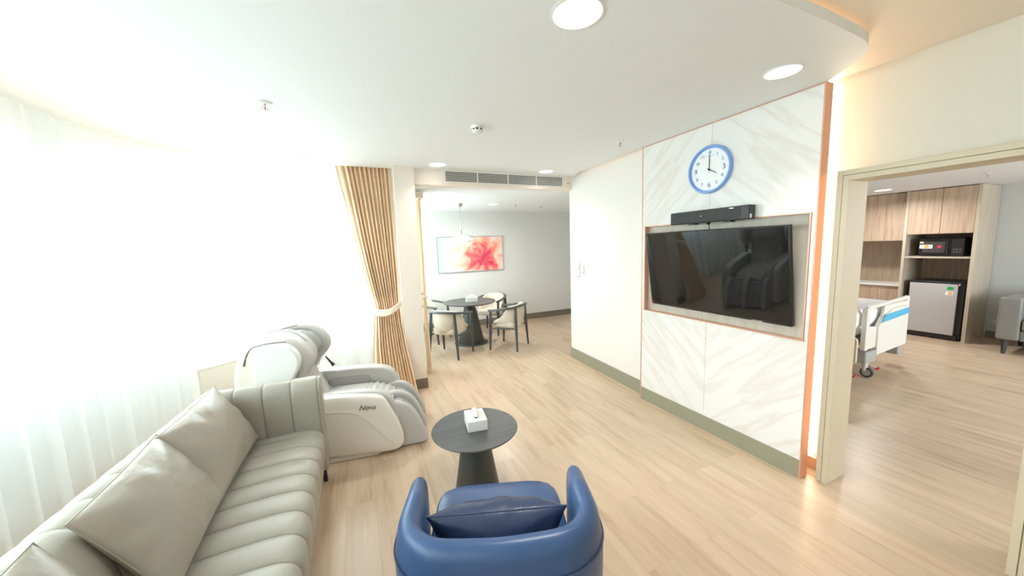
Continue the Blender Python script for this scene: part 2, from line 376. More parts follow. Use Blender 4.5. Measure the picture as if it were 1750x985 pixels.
def painting_material():
    m, nt, p = nodes_of('coral_bloom_canvas'); L = nt.links.new
    tc = N(nt, 'ShaderNodeTexCoord'); sp = N(nt, 'ShaderNodeSeparateXYZ'); L(tc.outputs['Object'], sp.inputs[0])
    def mth(op, a, b=None):
        n = N(nt, 'ShaderNodeMath', operation=op)
        for i, v in enumerate((a, b)):
            if v is None: continue
            if isinstance(v, (int, float)): n.inputs[i].default_value = v
            else: L(v, n.inputs[i])
        return n.outputs[0]
    nz = N(nt, 'ShaderNodeTexNoise'); nz.inputs['Scale'].default_value = 2.6; nz.inputs['Detail'].default_value = 4; nz.inputs['Distortion'].default_value = 1.6; L(tc.outputs['Object'], nz.inputs['Vector'])
    # petal rays around a bloom centre right of the middle (local x .25, y -.12)
    dx = mth('SUBTRACT', sp.outputs['X'], .27); dy = mth('SUBTRACT', sp.outputs['Y'], -.10)
    ang = mth('ARCTAN2', dy, dx); rad = mth('SQRT', mth('ADD', mth('MULTIPLY', dx, dx), mth('MULTIPLY', dy, dy)))
    pet = mth('SINE', mth('ADD', mth('MULTIPLY', ang, 9), mth('MULTIPLY', nz.outputs['Fac'], 9)))
    v = mth('ADD', mth('MULTIPLY', rad, 1.35), mth('ADD', mth('MULTIPLY', pet, .09), mth('MULTIPLY', mth('SUBTRACT', nz.outputs['Fac'], .5), 1.5)))
    cr = N(nt, 'ShaderNodeValToRGB'); e = cr.color_ramp.elements
    e[0].position = 0; e[0].color = (.62, .05, .10, 1); e[1].position = 1; e[1].color = (.72, .74, .75, 1)
    for q, c in ((.16, (.86, .09, .14)), (.34, (.90, .22, .18)), (.48, (.90, .40, .30)), (.62, (.86, .58, .44)), (.8, (.80, .68, .60))):
        x = e.new(q); x.color = (*c, 1)
    L(v, cr.inputs[0])
    edge = N(nt, 'ShaderNodeMapRange'); L(sp.outputs['X'], edge.inputs[0]); edge.inputs[1].default_value = -.66; edge.inputs[2].default_value = -.52; edge.inputs[3].default_value = .8; edge.inputs[4].default_value = 0
    mx = N(nt, 'ShaderNodeMix', data_type='RGBA'); L(edge.outputs[0], mx.inputs[0]); L(cr.outputs[0], mx.inputs[6]); mx.inputs[7].default_value = (.50, .66, .76, 1)
    L(mx.outputs[2], p.inputs['Base Color']); p.inputs['Roughness'].default_value = .5
    return m
M_floor = floor_material(); M_marble = marble_material(); M_sheer = sheer_material(); M_glass = glass_material(); M_paint = painting_material()

# ================================================================== STRUCTURE
CZ = 2.643; UZ = 2.715; DZ = 2.46; BZ = 2.37; WX = 3.0
struct('floor', B(-2.6, 9.3, -3.0, 7.4, -.05, 0), M_floor)

# hanging ceiling island, with a recessed core so that a warm strip can hide above its lip
isl = [(-1.31, -2.9), (-1.31, 3.0), (-1.325, 3.4), (-1.32, 3.75), (-1.2, 4.1), (-.98, 4.29), (-.6, 4.385), (0, 4.39), (.47, 4.39), (.47, 4.3), (2.93, 4.3),
       (2.80, 4.0), (2.77, 3.4), (2.76, 2.80), (2.775, 2.79), (2.775, 1.30), *smooth_poly([(2.727, 1.265), (2.67, 1.179), (2.602, 1.087), (2.526, 1.022), (2.44, .982), (2.31, .960), (1.93, .948), (1.62, .948), (1.25, .93), (.95, .80), (.8, .5), (.75, 0)], 5, closed=False), (.75, -2.9)]
bm = bmesh.new(); prism(bm, isl, CZ, CZ + .048)
core = [(-1.22, -2.9), (-1.22, 3.0), (-1.23, 3.7), (-1.1, 4.05), (-.9, 4.22), (-.6, 4.3), (.47, 4.3), (2.72, 4.28), (2.70, 2.8), (2.70, 1.32), (2.66, 1.28), (2.58, 1.18), (2.48, 1.09), (2.3, 1.05), (1.6, 1.04), (1.2, 1.02), (.88, .86), (.71, .5), (.66, 0), (.66, -2.9)]
prism(bm, core, CZ + .048, UZ)
struct('ceiling', bm, M_ceil, angle=30)
struct('ceiling_upper', prism(bmesh.new(), [(-2.6, -3.0), (3.06, -3.0), (3.06, 4.3), (.47, 4.3), (.47, 5.2), (-2.6, 5.2)], UZ, UZ + .08), M_cream)
struct('ceiling_dining', box(B(.42, 5.6, 4.63, 7.4, DZ, DZ + .1), .70, 5.6, 4.45, 4.63, DZ, DZ + .1), M_ceil)
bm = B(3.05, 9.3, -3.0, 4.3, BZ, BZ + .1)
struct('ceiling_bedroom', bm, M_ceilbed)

# right wall: slightly splayed part with a rounded end, then the door wall
def arc(cx, cy, r, a0, a1, n=8): return [(cx + r * math.cos(R(a0 + (a1 - a0) * k / n)), cy + r * math.sin(R(a0 + (a1 - a0) * k / n))) for k in range(n + 1)]
rw = [(2.825, 2.79), (2.895, 4.22)] + arc(3.095, 4.31, .2, 176, 90, 10) + [(5.6, 4.51), (5.6, 4.31), (3.3, 4.31), (3.06, 4.1), (3.06, 2.79)]
struct('wall_right', prism(bmesh.new(), rw, 0, UZ + .05), M_wall, angle=25)
bm = bmesh.new()
box(bm, WX, WX + .06, 1.21, 2.80, 0, 2.75); box(bm, WX, WX + .06, .41, 1.21, 2.05, 2.75); box(bm, WX, WX + .06, -3.0, .41, 0, 2.75)
struct('wall_door', bm, M_walldoor)
struct('wall_dining_back', B(.3, 5.6, 7.207, 7.3, 0, 2.6), M_walldin)
struct('wall_dining_end', B(5.5, 5.6, 4.5, 7.3, 0, 2.6), M_walldin)
bm = bmesh.new()   # dining window wall: solid below and above, glass opening
box(bm, .3, .42, 4.6, 7.3, 0, .7); box(bm, .3, .42, 4.6, 7.3, 2.3, 2.6); box(bm, .3, .42, 4.6, 4.95, .7, 2.3); box(bm, .3, .42, 6.85, 7.3, .7, 2.3)
struct('wall_dining_window', bm, M_wall)
struct('wall_back', B(-2.6, 9.3, -3.1, -3.0, 0, 2.8), M_wall)
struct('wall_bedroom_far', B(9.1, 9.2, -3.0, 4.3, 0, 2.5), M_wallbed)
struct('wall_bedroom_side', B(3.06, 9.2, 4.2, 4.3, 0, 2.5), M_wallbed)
struct('wall_column', B(.47, .70, 4.25, 4.62, 0, UZ), M_cream, bevel=.004)
struct('wall_bulkhead', B(.70, 3.02, 4.32, 4.50, DZ + .005, UZ), M_cream)
# skirtings
struct('baseboard_column', B(.556, .708, 4.235, 4.25, 0, .125), M_brownskirt, bevel=.002)
def strip_along(bm, pts, th, z0, z1):
    """thin board standing on the room side (left-hand normal) of a plan polyline"""
    pts = [Vector(p) for p in pts]; n = len(pts); off = []
    for i in range(n):
        t = (pts[min(i + 1, n - 1)] - pts[max(i - 1, 0)]).normalized(); off.append(pts[i] + Vector((-t.y, t.x)) * th)
    return prism(bm, [tuple(p) for p in pts] + [tuple(p) for p in reversed(off)], z0, z1)
struct('baseboard_right', strip_along(bmesh.new(), rw[0:13], .012, 0, .15), M_sage, angle=25)
struct('baseboard_dining', B(.4, 5.5, 7.19, 7.207, 0, .13), M_brownskirt, bevel=.002)
struct('baseboard_bedroom', B(9.085, 9.1, -3.0, 1.92, 0, .11), M_brownskirt, bevel=.002)
struct('baseboard_door', B(WX - .012, WX, -3.0, .33, 0, .15), M_sage, bevel=.002)

# doorway casing: stepped portal
bm = bmesh.new()
X0 = 2.827; zt = 2.035
def portal(bm, x0, x1, yi0, yi1, wd, z):   # casing ring around opening yi0..yi1, height z
    box(bm, x0, x1, yi1, yi1 + wd, 0, z + wd); box(bm, x0, x1, yi0 - wd, yi0, 0, z + wd); box(bm, x0, x1, yi0, yi1, z, z + wd)
portal(bm, X0, 3.06, .445, 1.175, .030, zt)
portal(bm, X0 + .012, 3.03, .418, 1.202, .006, zt + .028)
portal(bm, X0 + .003, 3.0, .412, 1.208, .030, zt + .034)
dr = struct('door_1', bm, M_casing, bevel=.0015)

# window wall: outline follows the curtain, low wall + head + mullions + glass
wpath = smooth_poly([(-2.1, -3.0), (-2.1, -1.0), (-2.1, 1.2), (-2.1, 3.2), (-2.03, 3.9), (-1.8, 4.45), (-1.35, 4.82), (-.8, 4.95), (-.2, 4.96), (.47, 4.93)], 6, closed=False)
struct('wall_left', strip_along(bmesh.new(), [p for p in wpath], .12, 0, 1.0), M_ceil, angle=25)
struct('wall_left_head', strip_along(bmesh.new(), [p for p in wpath], .12, 2.5, 2.8), M_wall, angle=25)
struct('trim_1', strip_along(bmesh.new(), [(p[0] - 0, p[1]) for p in wpath], -.03, .985, 1.01), M_white, angle=25)
wn = strip_along(bmesh.new(), [(p[0], p[1]) for p in wpath], .012, 1.0, 2.5)
win = struct('window_1', wn, M_glass, angle=25)
fb = bmesh.new()
for i in range(0, len(wpath), 4):
    x, y = wpath[i]; tube(fb, [(x - .02, y + .01, 1.0), (x - .02, y + .01, 2.5)], .028, 8)
struct('window_frame', fb, M_white, parent=win)
w2 = struct('window_2', B(.34, .352, 4.95, 6.85, .7, 2.3), M_glass)
fb = bmesh.new()
for y in (4.96, 5.9, 6.84): box(fb, .32, .38, y - .025, y + .025, .7, 2.3)
box(fb, .32, .38, 4.95, 6.85, .7, .74); box(fb, .32, .38, 4.95, 6.85, 2.26, 2.3)
struct('window_frame', fb, M_white, parent=w2)

# cove strips: warm light hidden above the lip of the ceiling island
def led_run(name, core_pts, label, off=.012):
    pts = [Vector(p) for p in core_pts]
    bm = strip_along(bmesh.new(), [tuple(p) for p in pts], off, CZ + .050, CZ + .062)
    return tag(obj(name, bm, E_cove, smooth=False), label, 'light strip')
led_run('light_strip', [core[i] for i in range(0, 7)], 'warm light strip hidden above ceiling edge along the sheer curtain')
led_run('light_strip', [core[i] for i in range(9, 20)], 'warm light strip hidden above rounded ceiling corner by the doorway')
led_run('light_strip', [core[i] for i in (7, 8)], 'warm light strip above ceiling edge along plain wall left of television')

# ================================================================== TV FEATURE WALL
t = thing('marble_wall_panel', 'tall white veined marble wall panel with copper edging around the television', 'wall panel', (2.739, 2.045, 0))
def loc(bm, o): return xf(bm, Matrix.Translation(-o.location))
PX = 2.739; y0, y1 = 1.293, 2.79; ny0, ny1, nz0, nz1 = 1.327, 2.752, .995, 1.848; seam = 2.042; g = .0012
bm = bmesh.new(); XB = 2.80
for a, b in ((y0, seam - g), (seam + g, y1)):
    box(bm, PX, XB, a, b, nz1 + g, CZ - .008); box(bm, PX, XB, a, b, .138, nz0 - g)
box(bm, PX, XB, y0, ny0 - .012, nz0 + g, nz1 - g); box(bm, PX, XB, ny1 + .012, y1, nz0 + g, nz1 - g)
marb = obj('marble_slab', loc(bm, t), M_marble, t, smooth=False)
M_marble.node_tree.nodes  # object coordinates are local: re-centre the book-match on the seam
for n in M_marble.node_tree.nodes:
    if n.type == 'MATH' and n.operation == 'SUBTRACT' and n.inputs[1].default_value > 2: n.inputs[1].default_value = -.003
obj('seam_backing', loc(B(XB, XB + .02, y0, y1, .1, CZ - .01), t), M_wall, t, smooth=False)
obj('skirting', loc(B(PX - .001, XB, y0, y1, 0, .1365), t), M_sage, t, smooth=False)
bm = bmesh.new(); box(bm, PX - .003, XB + .02, y0 - .008, y0, 0, CZ - .0); box(bm, PX - .003, XB + .02, y1, y1 + .010, 0, CZ); box(bm, PX - .003, XB, y0, y1, CZ - .008, CZ - .001)
obj('copper_edging', loc(bm, t), M_copper, t, smooth=False)
nf = bmesh.new(); f = .008
box(nf, PX - .004, XB, ny0 - .01, ny0, nz0 - .0, nz1); box(nf, PX - .004, XB, ny1, ny1 + .01, nz0, nz1)
box(nf, PX - .004, XB, ny0 - .01, ny1 + .01, nz0 - f, nz0); box(nf, PX - .004, XB, ny0 - .01, ny1 + .01, nz1, nz1 + f)
obj('niche_frame', loc(nf, t), M_copper, t, smooth=False)
obj('niche_back', loc(B(XB - .012, XB, ny0, ny1, nz0, nz1), t), M_nichewood, t, smooth=False)
# vertical warm strip in the shadow gap between panel and door casing
lt = tag(obj('vertical_light_strip', B(2.990, 2.9985, 1.33, 1.45, .09, 2.69), E_led, smooth=False), 'tall glowing vertical light strip between marble panel and doorway', 'light strip')
struct('trim_2', B(2.95, 2.999, 1.242, 1.47, 0, .085), M_copper)

# television, tilted forward on its bracket
TW, TH = 1.262, .712
ty, tz, tx = 2.023, 1.425, 2.690
mt = facing_minus_x(tx, ty, tz) @ Matrix.Rotation(R(8), 4, 'X')
t = thing('television', 'large black flat television tilted forward in its wall niche', 'television', mtx=mt)
obj('casing', B(-TW / 2, TW / 2, -TH / 2, TH / 2, -.035, 0), M_black, t, bevel=.004)
obj('screen', B(-TW / 2 + .008, TW / 2 - .008, -TH / 2 + .016, TH / 2 - .008, .0002, .002), M_blackgloss, t, smooth=False)
obj('brand_badge', B(.36, .44, -TH / 2 + .002, -TH / 2 + .010, .0, .003), M_chrome, t, smooth=False)
obj('red_sticker', B(-TW / 2 + .006, -TW / 2 + .02, -TH / 2 + .004, -TH / 2 + .03, -.001, .0028), M_red, t, smooth=False)
obj('wall_bracket', B(-.2, .2, -.15, .15, -.058, -.035), M_black, t, bevel=.003)

# soundbar
mt = facing_minus_x(2.736, 2.02, 1.893)
t = thing('soundbar', 'long dark grey soundbar mounted above the television', 'speaker', mtx=mt)
obj('body', B(-.35, .35, -.052, .052, .006, .078), M_barcloth, t, bevel=.006)
obj('end_cap', B(.29, .352, -.0525, .0525, .005, .079), M_black, t, bevel=.006)
for x in (-.15, .17): obj('bracket', B(x - .03, x + .03, -.062, -.045, .0, .055), M_black, t, bevel=.002)
obj('logo', B(.2, .235, .036, .041, .078, .0788), M_chrome, t, smooth=False)
obj('indicator', B(-.045, -.039, .0, .006, .078, .0788), M_chrome, t, smooth=False)
obj('port_cover', B(.3505, .3525, -.045, -.015, .045, .07), M_bedplastic, t, smooth=False)
cb = bmesh.new(); tube(cb, [(0, -.05, .02), (0, -.07, .03), (0, -.10, .028), (0, -.135, .02)], .0035, 8)
tube(cb, [(-.01, -.052, .02), (-.015, -.062, .035), (.0, -.068, .04), (.01, -.06, .03)], .006, 8)
obj('cable', cb, M_black, t)

# clock
mt = facing_minus_x(2.737, 2.047, 2.272)
t = thing('wall_clock', 'round blue rimmed wall clock showing four o\'clock', 'clock', mtx=mt)
obj('rim', lathe(bmesh.new(), [(.160, .004), (.160, .0), (.188, .0), (.193, .006), (.192, .022), (.186, .031), (.178, .031), (.174, .024), (.174, .0115), (.168, .0115), (.168, .004)], seg=72), M_rimblue, t)
obj('dial', lathe(bmesh.new(), [(0, .010), (.176, .010), (.176, .004), (0, .004)], seg=72), M_face, t)
for h in range(1, 12):
    a = R(90 - 30 * h); r = .130 if h % 3 == 0 else .134; s = .058 if h % 3 == 0 else .036
    obj('numeral', xf(text_bm(str(h), s), Matrix.Translation((r * math.cos(a) * .96, r * math.sin(a) * .96, .0112))), M_ink, t, smooth=False)
bm = bmesh.new()
for k in range(60):
    a = R(6 * k); L = .016 if k % 15 == 0 else (.009 if k % 5 == 0 else .004)
    box(bm, .166 - L, .166, -.0008, .0008, .0102, .0110, mtx=Matrix.Rotation(a, 4, 'Z'))
obj('minute_track', bm, M_ink, t, smooth=False)
bm = bmesh.new(); d = .015
prism(bm, [(0, .137 + d), (-d, .137), (0, .137 - d), (d, .137)], .0102, .0112); obj('diamond_emblem', bm, M_bedblue, t, smooth=False)
obj('maker_line', B(-.035, .035, .108, .1105, .0102, .011), M_ink, t, smooth=False)
def hand(L, w, ang, m, nm, z):
    bm = bmesh.new(); prism(bm, [(-.02, -w), (L, -w * .5), (L, w * .5), (-.02, w)], z, z + .0015); obj(nm, xf(bm, Matrix.Rotation(R(90 - ang), 4, 'Z')), m, t, smooth=False)
hand(.078, .0035, 120, M_dark, 'hour_hand', .014); hand(.115, .0028, 1, M_dark, 'minute_hand', .016); hand(.125, .0012, 358, M_red, 'second_hand', .018)
obj('hub', lathe(bmesh.new(), [(.006, .01), (.006, .021), (0, .022)], seg=20), M_dark, t)

# switch plates on the plain wall
M_plate = mat('switch_plate_grey', (.56, .56, .55), .4, var=.01)
def switch(y, z, n, label):
    x = 2.825 + (y - 2.79) / (4.22 - 2.79) * .07
    t = thing('light_switch', label, 'switch', mtx=facing_minus_x(x - .002, y, z), group='switch plates on the plain wall')
    obj('plate', B(-.044, .044, -.058, .058, 0, .008), M_plate, t, bevel=.002)
    for k in range(n):
        a = -.038 + k * .0265; obj('rocker', B(a, a + .023, -.035, .035, .008, .011), M_face, t, bevel=.001)
    obj('indicator', B(.0, .03, -.05, -.042, .008, .0095), M_bedgrey, t, smooth=False)
switch(4.16, 1.285, 3, 'white switch plate on plain wall, lower left of three')
switch(4.16, 1.41, 3, 'white switch plate on plain wall, upper left of three')
switch(4.055, 1.345, 2, 'white switch plate on plain wall, right of the other two')

# ================================================================== CEILING FITTINGS
def downlight(x, y, z, r, label, m=E_down, power=9, spread=115):
    t = thing('downlight', label, 'ceiling light', (x, y, z), group='round recessed downlights')
    obj('trim_ring', lathe(bmesh.new(), [(r, .0), (r + .012, 0), (r + .014, -.004), (r + .003, -.006), (r, -.002)], seg=48), M_white, t)
    obj('diffuser', lathe(bmesh.new(), [(0, -.0035), (r, -.0035), (r, -.001)], seg=48), m, t)
    l = bpy.data.lights.new('downlight_lamp', 'AREA'); l.shape = 'DISK'; l.size = r * 2; l.energy = power; l.color = (1, .97, .93); l.spread = R(spread)
    o = bpy.data.objects.new('lamp', l); COL.objects.link(o); o.parent = t; o.location = (0, 0, -.012)
downlight(.915, 1.303, CZ, .098, 'round white downlight at the top centre, nearest the camera')
downlight(2.325, 1.305, CZ, .085, 'round white downlight above the clock and marble panel', power=3, spread=80)
downlight(.936, 4.048, CZ, .09, 'round white downlight above left end of the air grille', power=4)
downlight(2.337, 4.058, CZ, .085, 'round white downlight above right end of the air grille', power=4)
downlight(-.419, 4.073, CZ, .09, 'faint round white downlight left of the tan drape')
downlight(2.339, 5.965, DZ, .08, 'small downlight in the dining area ceiling right of the pendant', power=16, spread=160)
downlight(7.563, 2.722, BZ, .09, 'small downlight in the bedroom ceiling before the cabinets', m=E_bedlight, power=24, spread=160)

def sprinkler(x, y, z, label, s=1.0):
    t = thing('sprinkler_head', label, 'sprinkler', (x, y, z), group='fire sprinkler heads')
    obj('escutcheon', lathe(bmesh.new(), [(0, -.001), (.036 * s, -.001), (.037 * s, -.004), (.03 * s, -.008), (.012 * s, -.009), (0, -.009)], seg=32), M_white, t)
    bm = bmesh.new(); tube(bm, [(0, 0, -.008), (0, 0, -.02)], .007 * s, 10)
    for sx in (-1, 1): tube(bm, [(sx * .006 * s, 0, -.018), (sx * .014 * s, 0, -.028), (sx * .012 * s, 0, -.04), (0, 0, -.048)], .0022 * s, 6)
    obj('frame', bm, M_chrome, t)
    obj('glass_bulb', lathe(bmesh.new(), [(0, -.018), (.003 * s, -.022), (.003 * s, -.04), (0, -.044)], seg=10), M_red, t)
    bm = bmesh.new(); lathe(bm, [(0, -.047), (.015 * s, -.047), (.016 * s, -.050), (0, -.051)], seg=20)
    obj('deflector', bm, M_chrome, t)
sprinkler(-.436, 2.732, CZ, 'fire sprinkler on the ceiling over the sofa, leftmost one', 1.1)
sprinkler(2.352, 2.688, CZ, 'fire sprinkler on the ceiling left of the marble panel')
sprinkler(2.751, 5.908, DZ, 'tiny fire sprinkler in the dining area ceiling', .9)
sprinkler(6.934, 1.592, BZ, 'fire sprinkler in the bedroom ceiling beyond the doorway', .9)

def detector(x, y, z, label):
    t = thing('smoke_detector', label, 'smoke detector', (x, y, z), group='smoke detectors')
    obj('base', lathe(bmesh.new(), [(0, 0), (.05, 0), (.05, -.012), (.046, -.02), (0, -.02)], seg=40), M_white, t)
    obj('vent_ring', lathe(bmesh.new(), [(0, -.02), (.038, -.02), (.038, -.034), (0, -.034)], seg=40), M_dark, t)
    bm = bmesh.new()
    for k in range(8):
        box(bm, .034, .044, -.005, .005, -.036, -.018, mtx=Matrix.Rotation(R(45 * k), 4, 'Z'))
    obj('rib_cage', bm, M_white, t)
    obj('cap', lathe(bmesh.new(), [(0, -.034), (.044, -.033), (.042, -.040), (.03, -.050), (0, -.052)], seg=40), M_white, t)
detector(.961, 2.724, CZ, 'white round smoke detector on the living room ceiling')
detector(3.352, 6.1, DZ, 'white smoke detector in the dining area ceiling')

# air grille on the bulkhead
t = thing('air_conditioning_grille', 'long white air grille of four dark openings on the bulkhead', 'vent', (1.085, 4.317, 2.512))
GW = 1.655; GH = .118; pw = (GW - 3 * .02) / 4
for k in range(4):
    a = k * (pw + .02)
    bm = bmesh.new()
    for j in range(7):
        z = j * GH / 6; box(bm, a - .004, a + pw + .004, -.006, 0, z - .0020, z + .0020)
    nn = 22
    for j in range(nn + 1):
        x = a + pw * j / nn; box(bm, x - .0016, x + .0016, -.005, 0, 0, GH)
    gr = obj('grille_section', bm, M_white, t, smooth=False)
    obj('duct_opening', B(a, a + pw, -.0012, 0, 0, GH), M_dark, gr, smooth=False)
t = thing('room_sensor', 'small beige sensor on the bulkhead right of the air grille', 'sensor', mtx=facing_minus_y(2.84, 4.319, 2.555))
obj('body', B(-.022, .022, -.010, .010, 0, .012), M_bedwood, t, bevel=.002); obj('lens', B(-.01, .01, -.004, .004, .012, .014), M_chrome, t, bevel=.001)

# ================================================================== CURTAINS
spath = smooth_poly([(-1.86, -2.9), (-1.86, -1), (-1.86, 1), (-1.86, 3.1), (-1.80, 3.75), (-1.62, 4.2), (-1.28, 4.5), (-.85, 4.64), (-.3, 4.67), (.1, 4.63), (.45, 4.60)], 24, closed=False)
def resample(pts, step):
    out = [Vector(pts[0])]; acc = 0
    for a, b in zip(pts, pts[1:]):
        a = Vector(a); b = Vector(b); L = (b - a).length; d = step - acc
        while d <= L: out.append(a + (b - a) * d / L); d += step
        acc = L - (d - step)
    return out
sp = resample(spath, .0125)
def sheer(name, pts, label, z0=.02, z1=2.70, amp=.034, wl=.21):
    bm = bmesh.new(); n = len(pts); NZ = 10; prev = None
    for i, p in enumerate(pts):
        tn = (pts[min(i + 1, n - 1)] - pts[max(i - 1, 0)]).normalized(); nn = Vector((-tn.y, tn.x)); s = i * .0125; col_ = []
        for k in range(NZ + 1):
            z = z0 + (z1 - z0) * k / NZ; lo = 1 - k / NZ
            ph = 2 * math.pi * s / wl + 2.2 * noise.noise(Vector((s * 1.3, lo * .5, 3.1)))
            a = amp * (.55 + .6 * lo) * (1 + .6 * noise.noise(Vector((s * 2.1, lo, 7))))
            o = a * math.sin(ph) + .3 * a * math.sin(2.3 * ph + 1)
            q = p + nn * o + tn * (.35 * a * math.cos(ph))
            col_.append(bm.verts.new((q.x, q.y, z)))
        if prev:
            for k in range(NZ): bm.faces.new((prev[k], col_[k], col_[k + 1], prev[k + 1]))
        prev = col_
    return tag(obj(name, bm, M_sheer, angle=180), label, 'curtain')
sheer('sheer_curtain', sp, 'white translucent pleated curtain along the curved window wall')
sheer('sheer_curtain', [Vector((.55, 4.70 + i * .0125)) for i in range(195)], 'white translucent curtain over the dining area window', z1=2.44)

def interp(tab, z):
    for (za, a), (zb, b) in zip(tab, tab[1:]):
        if za >= z >= zb:
            k = (za - z) / (za - zb); return a + (b - a) * k
    return tab[-1][1] if z < tab[-1][0] else tab[0][1]
def drape_bm(Lt, Rt, ztop, zbot, folds, amp, to3d, depth=0):
    bm = bmesh.new(); NZ = 44; NU = folds * 10; vs = []
    for k in range(NZ + 1):
        z = ztop + (zbot - ztop) * k / NZ; l, r = interp(Lt, z), interp(Rt, z); row = []
        wd = r - l
        for i in range(NU + 1):
            u = i / NU; ph = 2 * math.pi * folds * u + 1.8 * noise.noise(Vector((u * 4, 0, 1.7)))
            a = amp * (1 + .5 * noise.noise(Vector((u * 9, z * .1, 4))))
            o = a * math.sin(ph) + .25 * a * math.sin(2 * ph + .8) + .012 * math.sin(3 * u)
            row.append(bm.verts.new(to3d(l + wd * u, z, o)))
        vs.append(row)
    for k in range(NZ):
        for i in range(NU): bm.faces.new((vs[k][i], vs[k][i + 1], vs[k + 1][i + 1], vs[k + 1][i]))
    return bm
LT = [(2.70, -.045), (2.3, .005), (1.9, .055), (1.55, .105), (1.25, .155), (1.06, .19), (.95, .185), (.6, .165), (.02, .16)]
RT = [(2.70, .462), (1.9, .462), (1.3, .458), (1.06, .45), (.8, .462), (.55, .49), (.02, .565)]
def dep(z): return 4.44 - (.29 * (max(0, 1.15 - z) / 1.15) ** .7 if z < 1.15 else 0) - .03 * max(0, min(1, 2.6 - z))
t = thing('drape', 'tan pleated drape gathered by a tieback beside the living room column', 'curtain', (.2, 4.4, 0))
O3 = Vector((.2, 4.4, 0))
obj('pleated_panel', drape_bm(LT, RT, 2.70, .02, 11, .030, lambda x, z, o: Vector((x, dep(z) + o, z)) - O3), M_cloth, t, angle=180)
LL = [(2.70, -.125), (2.3, -.06), (1.9, .01), (1.55, .075), (1.25, .135), (1.06, .18), (.95, .165), (.6, .115), (.02, .07)]
LR = [(2.70, .02), (1.9, .09), (1.06, .22), (.6, .2), (.02, .2)]
obj('lining_edge', drape_bm(LL, LR, 2.70, .02, 2, .014, lambda x, z, o: Vector((x, dep(z) + .045 + o, z)) - O3), M_lining, t, angle=180)
bm = bmesh.new()
def tie(u, v):
    x = .172 + (.50 - .172) * u; zc = .985 + .13 * u ** 2.0 - .02 * math.sin(math.pi * u)
    w_ = .045 - .014 * u
    y = 4.30 - .045 * math.sin(math.pi * min(1, u * 1.05)) - (.02 if u < 1 else 0) + (.06 * (1 - u) ** 4)
    return Vector((x, y, zc + w_ * (2 * v - 1))) - O3
grid_surf(bm, tie, 24, 4)
tb = obj('tieback', bm, M_lining, t); sd = tb.modifiers.new('s', 'SOLIDIFY'); sd.thickness = .008
bm = bmesh.new(); tube(bm, [Vector((.50, 4.30, 1.115)) - O3, Vector((.505, 4.25, 1.115)) - O3], .008, 10); obj('tieback_hook', bm, M_chrome, t)
# narrow dining drape beyond the column, seen edge on
t = thing('drape', 'narrow tan drape just beyond the column at the dining window', 'curtain', (.74, 4.68, 0))
O4 = Vector((.74, 4.68, 0))
A_ = [(2.35, 4.66), (1.2, 4.68), (1.0, 4.70), (.02, 4.64)]; B_ = [(2.35, 4.92), (1.2, 4.85), (1.0, 4.82), (.02, 4.92)]
def dx2(z): return .812 + (.02 if z < 1.0 else 0) * (1 - z)
obj('pleated_panel', drape_bm(A_, B_, 2.35, .02, 6, .013, lambda y, z, o: Vector((dx2(z) + o, y, z)) - O4), M_cloth, t, angle=180)
bm = bmesh.new(); tube(bm, [Vector((.805 + .034 * math.cos(a), 4.76 + .09 * math.sin(a), 1.08 + .02 * math.sin(a))) - O4 for a in [R(20 * k) for k in range(19)]], .018, 8, flat=1.6)
obj('tieback', bm, M_lining, t)
tag(obj('pelmet_box', B(.705, .86, 4.63, 5.1, 2.35, 2.42), M_cream, bevel=.004), 'small cream pelmet box above the narrow dining drape', 'pelmet')

# ================================================================== SOFA
t = thing('sofa', 'long grey-green leather sofa with channel stitching in front of sheer curtain', 'sofa', (-.7, 1.6, 0))
SO = Vector((-.7, 1.6, 0))
def channels(prof, wts, a0, a1, pitch, bulge, to3d, phase=0, caps=True, per=18, power=3.0):
    """closed profile swept along an axis with stitched channels"""
    n = len(prof); nrm = []
    P = [Vector(p) for p in prof]
    for i in range(n):
        tn = (P[(i + 1) % n] - P[i - 1]).normalized(); nrm.append(Vector((tn.y, -tn.x)))
    cen = sum(P, Vector((0, 0))) / n
    if sum(1 if nrm[i].dot(P[i] - cen) > 0 else -1 for i in range(n)) < 0: nrm = [-v for v in nrm]
    bm = bmesh.new(); rings = []
    pos = []; s = a0
    k0 = math.floor((a0 - phase) / pitch); a = a0
    fr = [0, .012, .035, .08, .15, .25, .37, .5, .63, .75, .85, .92, .965, .988]
    P_ = sorted(set([a0, a1, a0 + .004, a1 - .004, a0 + .012, a1 - .012] + [phase + (k + f) * pitch for k in range(k0 - 1, k0 + 60) for f in fr if a0 + .013 < phase + (k + f) * pitch < a1 - .013]))
    for a in P_:
        f_ = ((a - phase) / pitch + 1e-6) % 1.0; x_ = abs(2 * f_ - 1)
        b = bulge * (max(0, 1 - x_ ** power) ** .5 - .7) - (.004 if x_ > .99 else 0)
        endr = min(1, min(a - a0, a1 - a) / .02); endr = 1 - (1 - endr) ** 2
        rings.append([bm.verts.new(to3d(P[i] + nrm[i] * (b * wts[i] - .012 * (1 - endr)), a)) for i in range(n)])
    for r0, r1 in zip(rings, rings[1:]):
        for i in range(n): bm.faces.new((r0[i], r0[(i + 1) % n], r1[(i + 1) % n], r1[i]))
    if caps: bm.faces.new(rings[0]); bm.faces.new(rings[-1][::-1])
    return bm
def prof_w(ctrl, n=5):
    pr = smooth_poly([(c[0], c[1]) for c in ctrl], n); w_ = []
    for i in range(len(ctrl)):
        for j in range(n): w_.append(ctrl[i][2] + (ctrl[(i + 1) % len(ctrl)][2] - ctrl[i][2]) * j / n)
    return pr, w_
PITCH = .157
def bks(a): return 1.20 - .85 * max(0, min(1, (a - 1.2) / 1.6)) ** 1.2
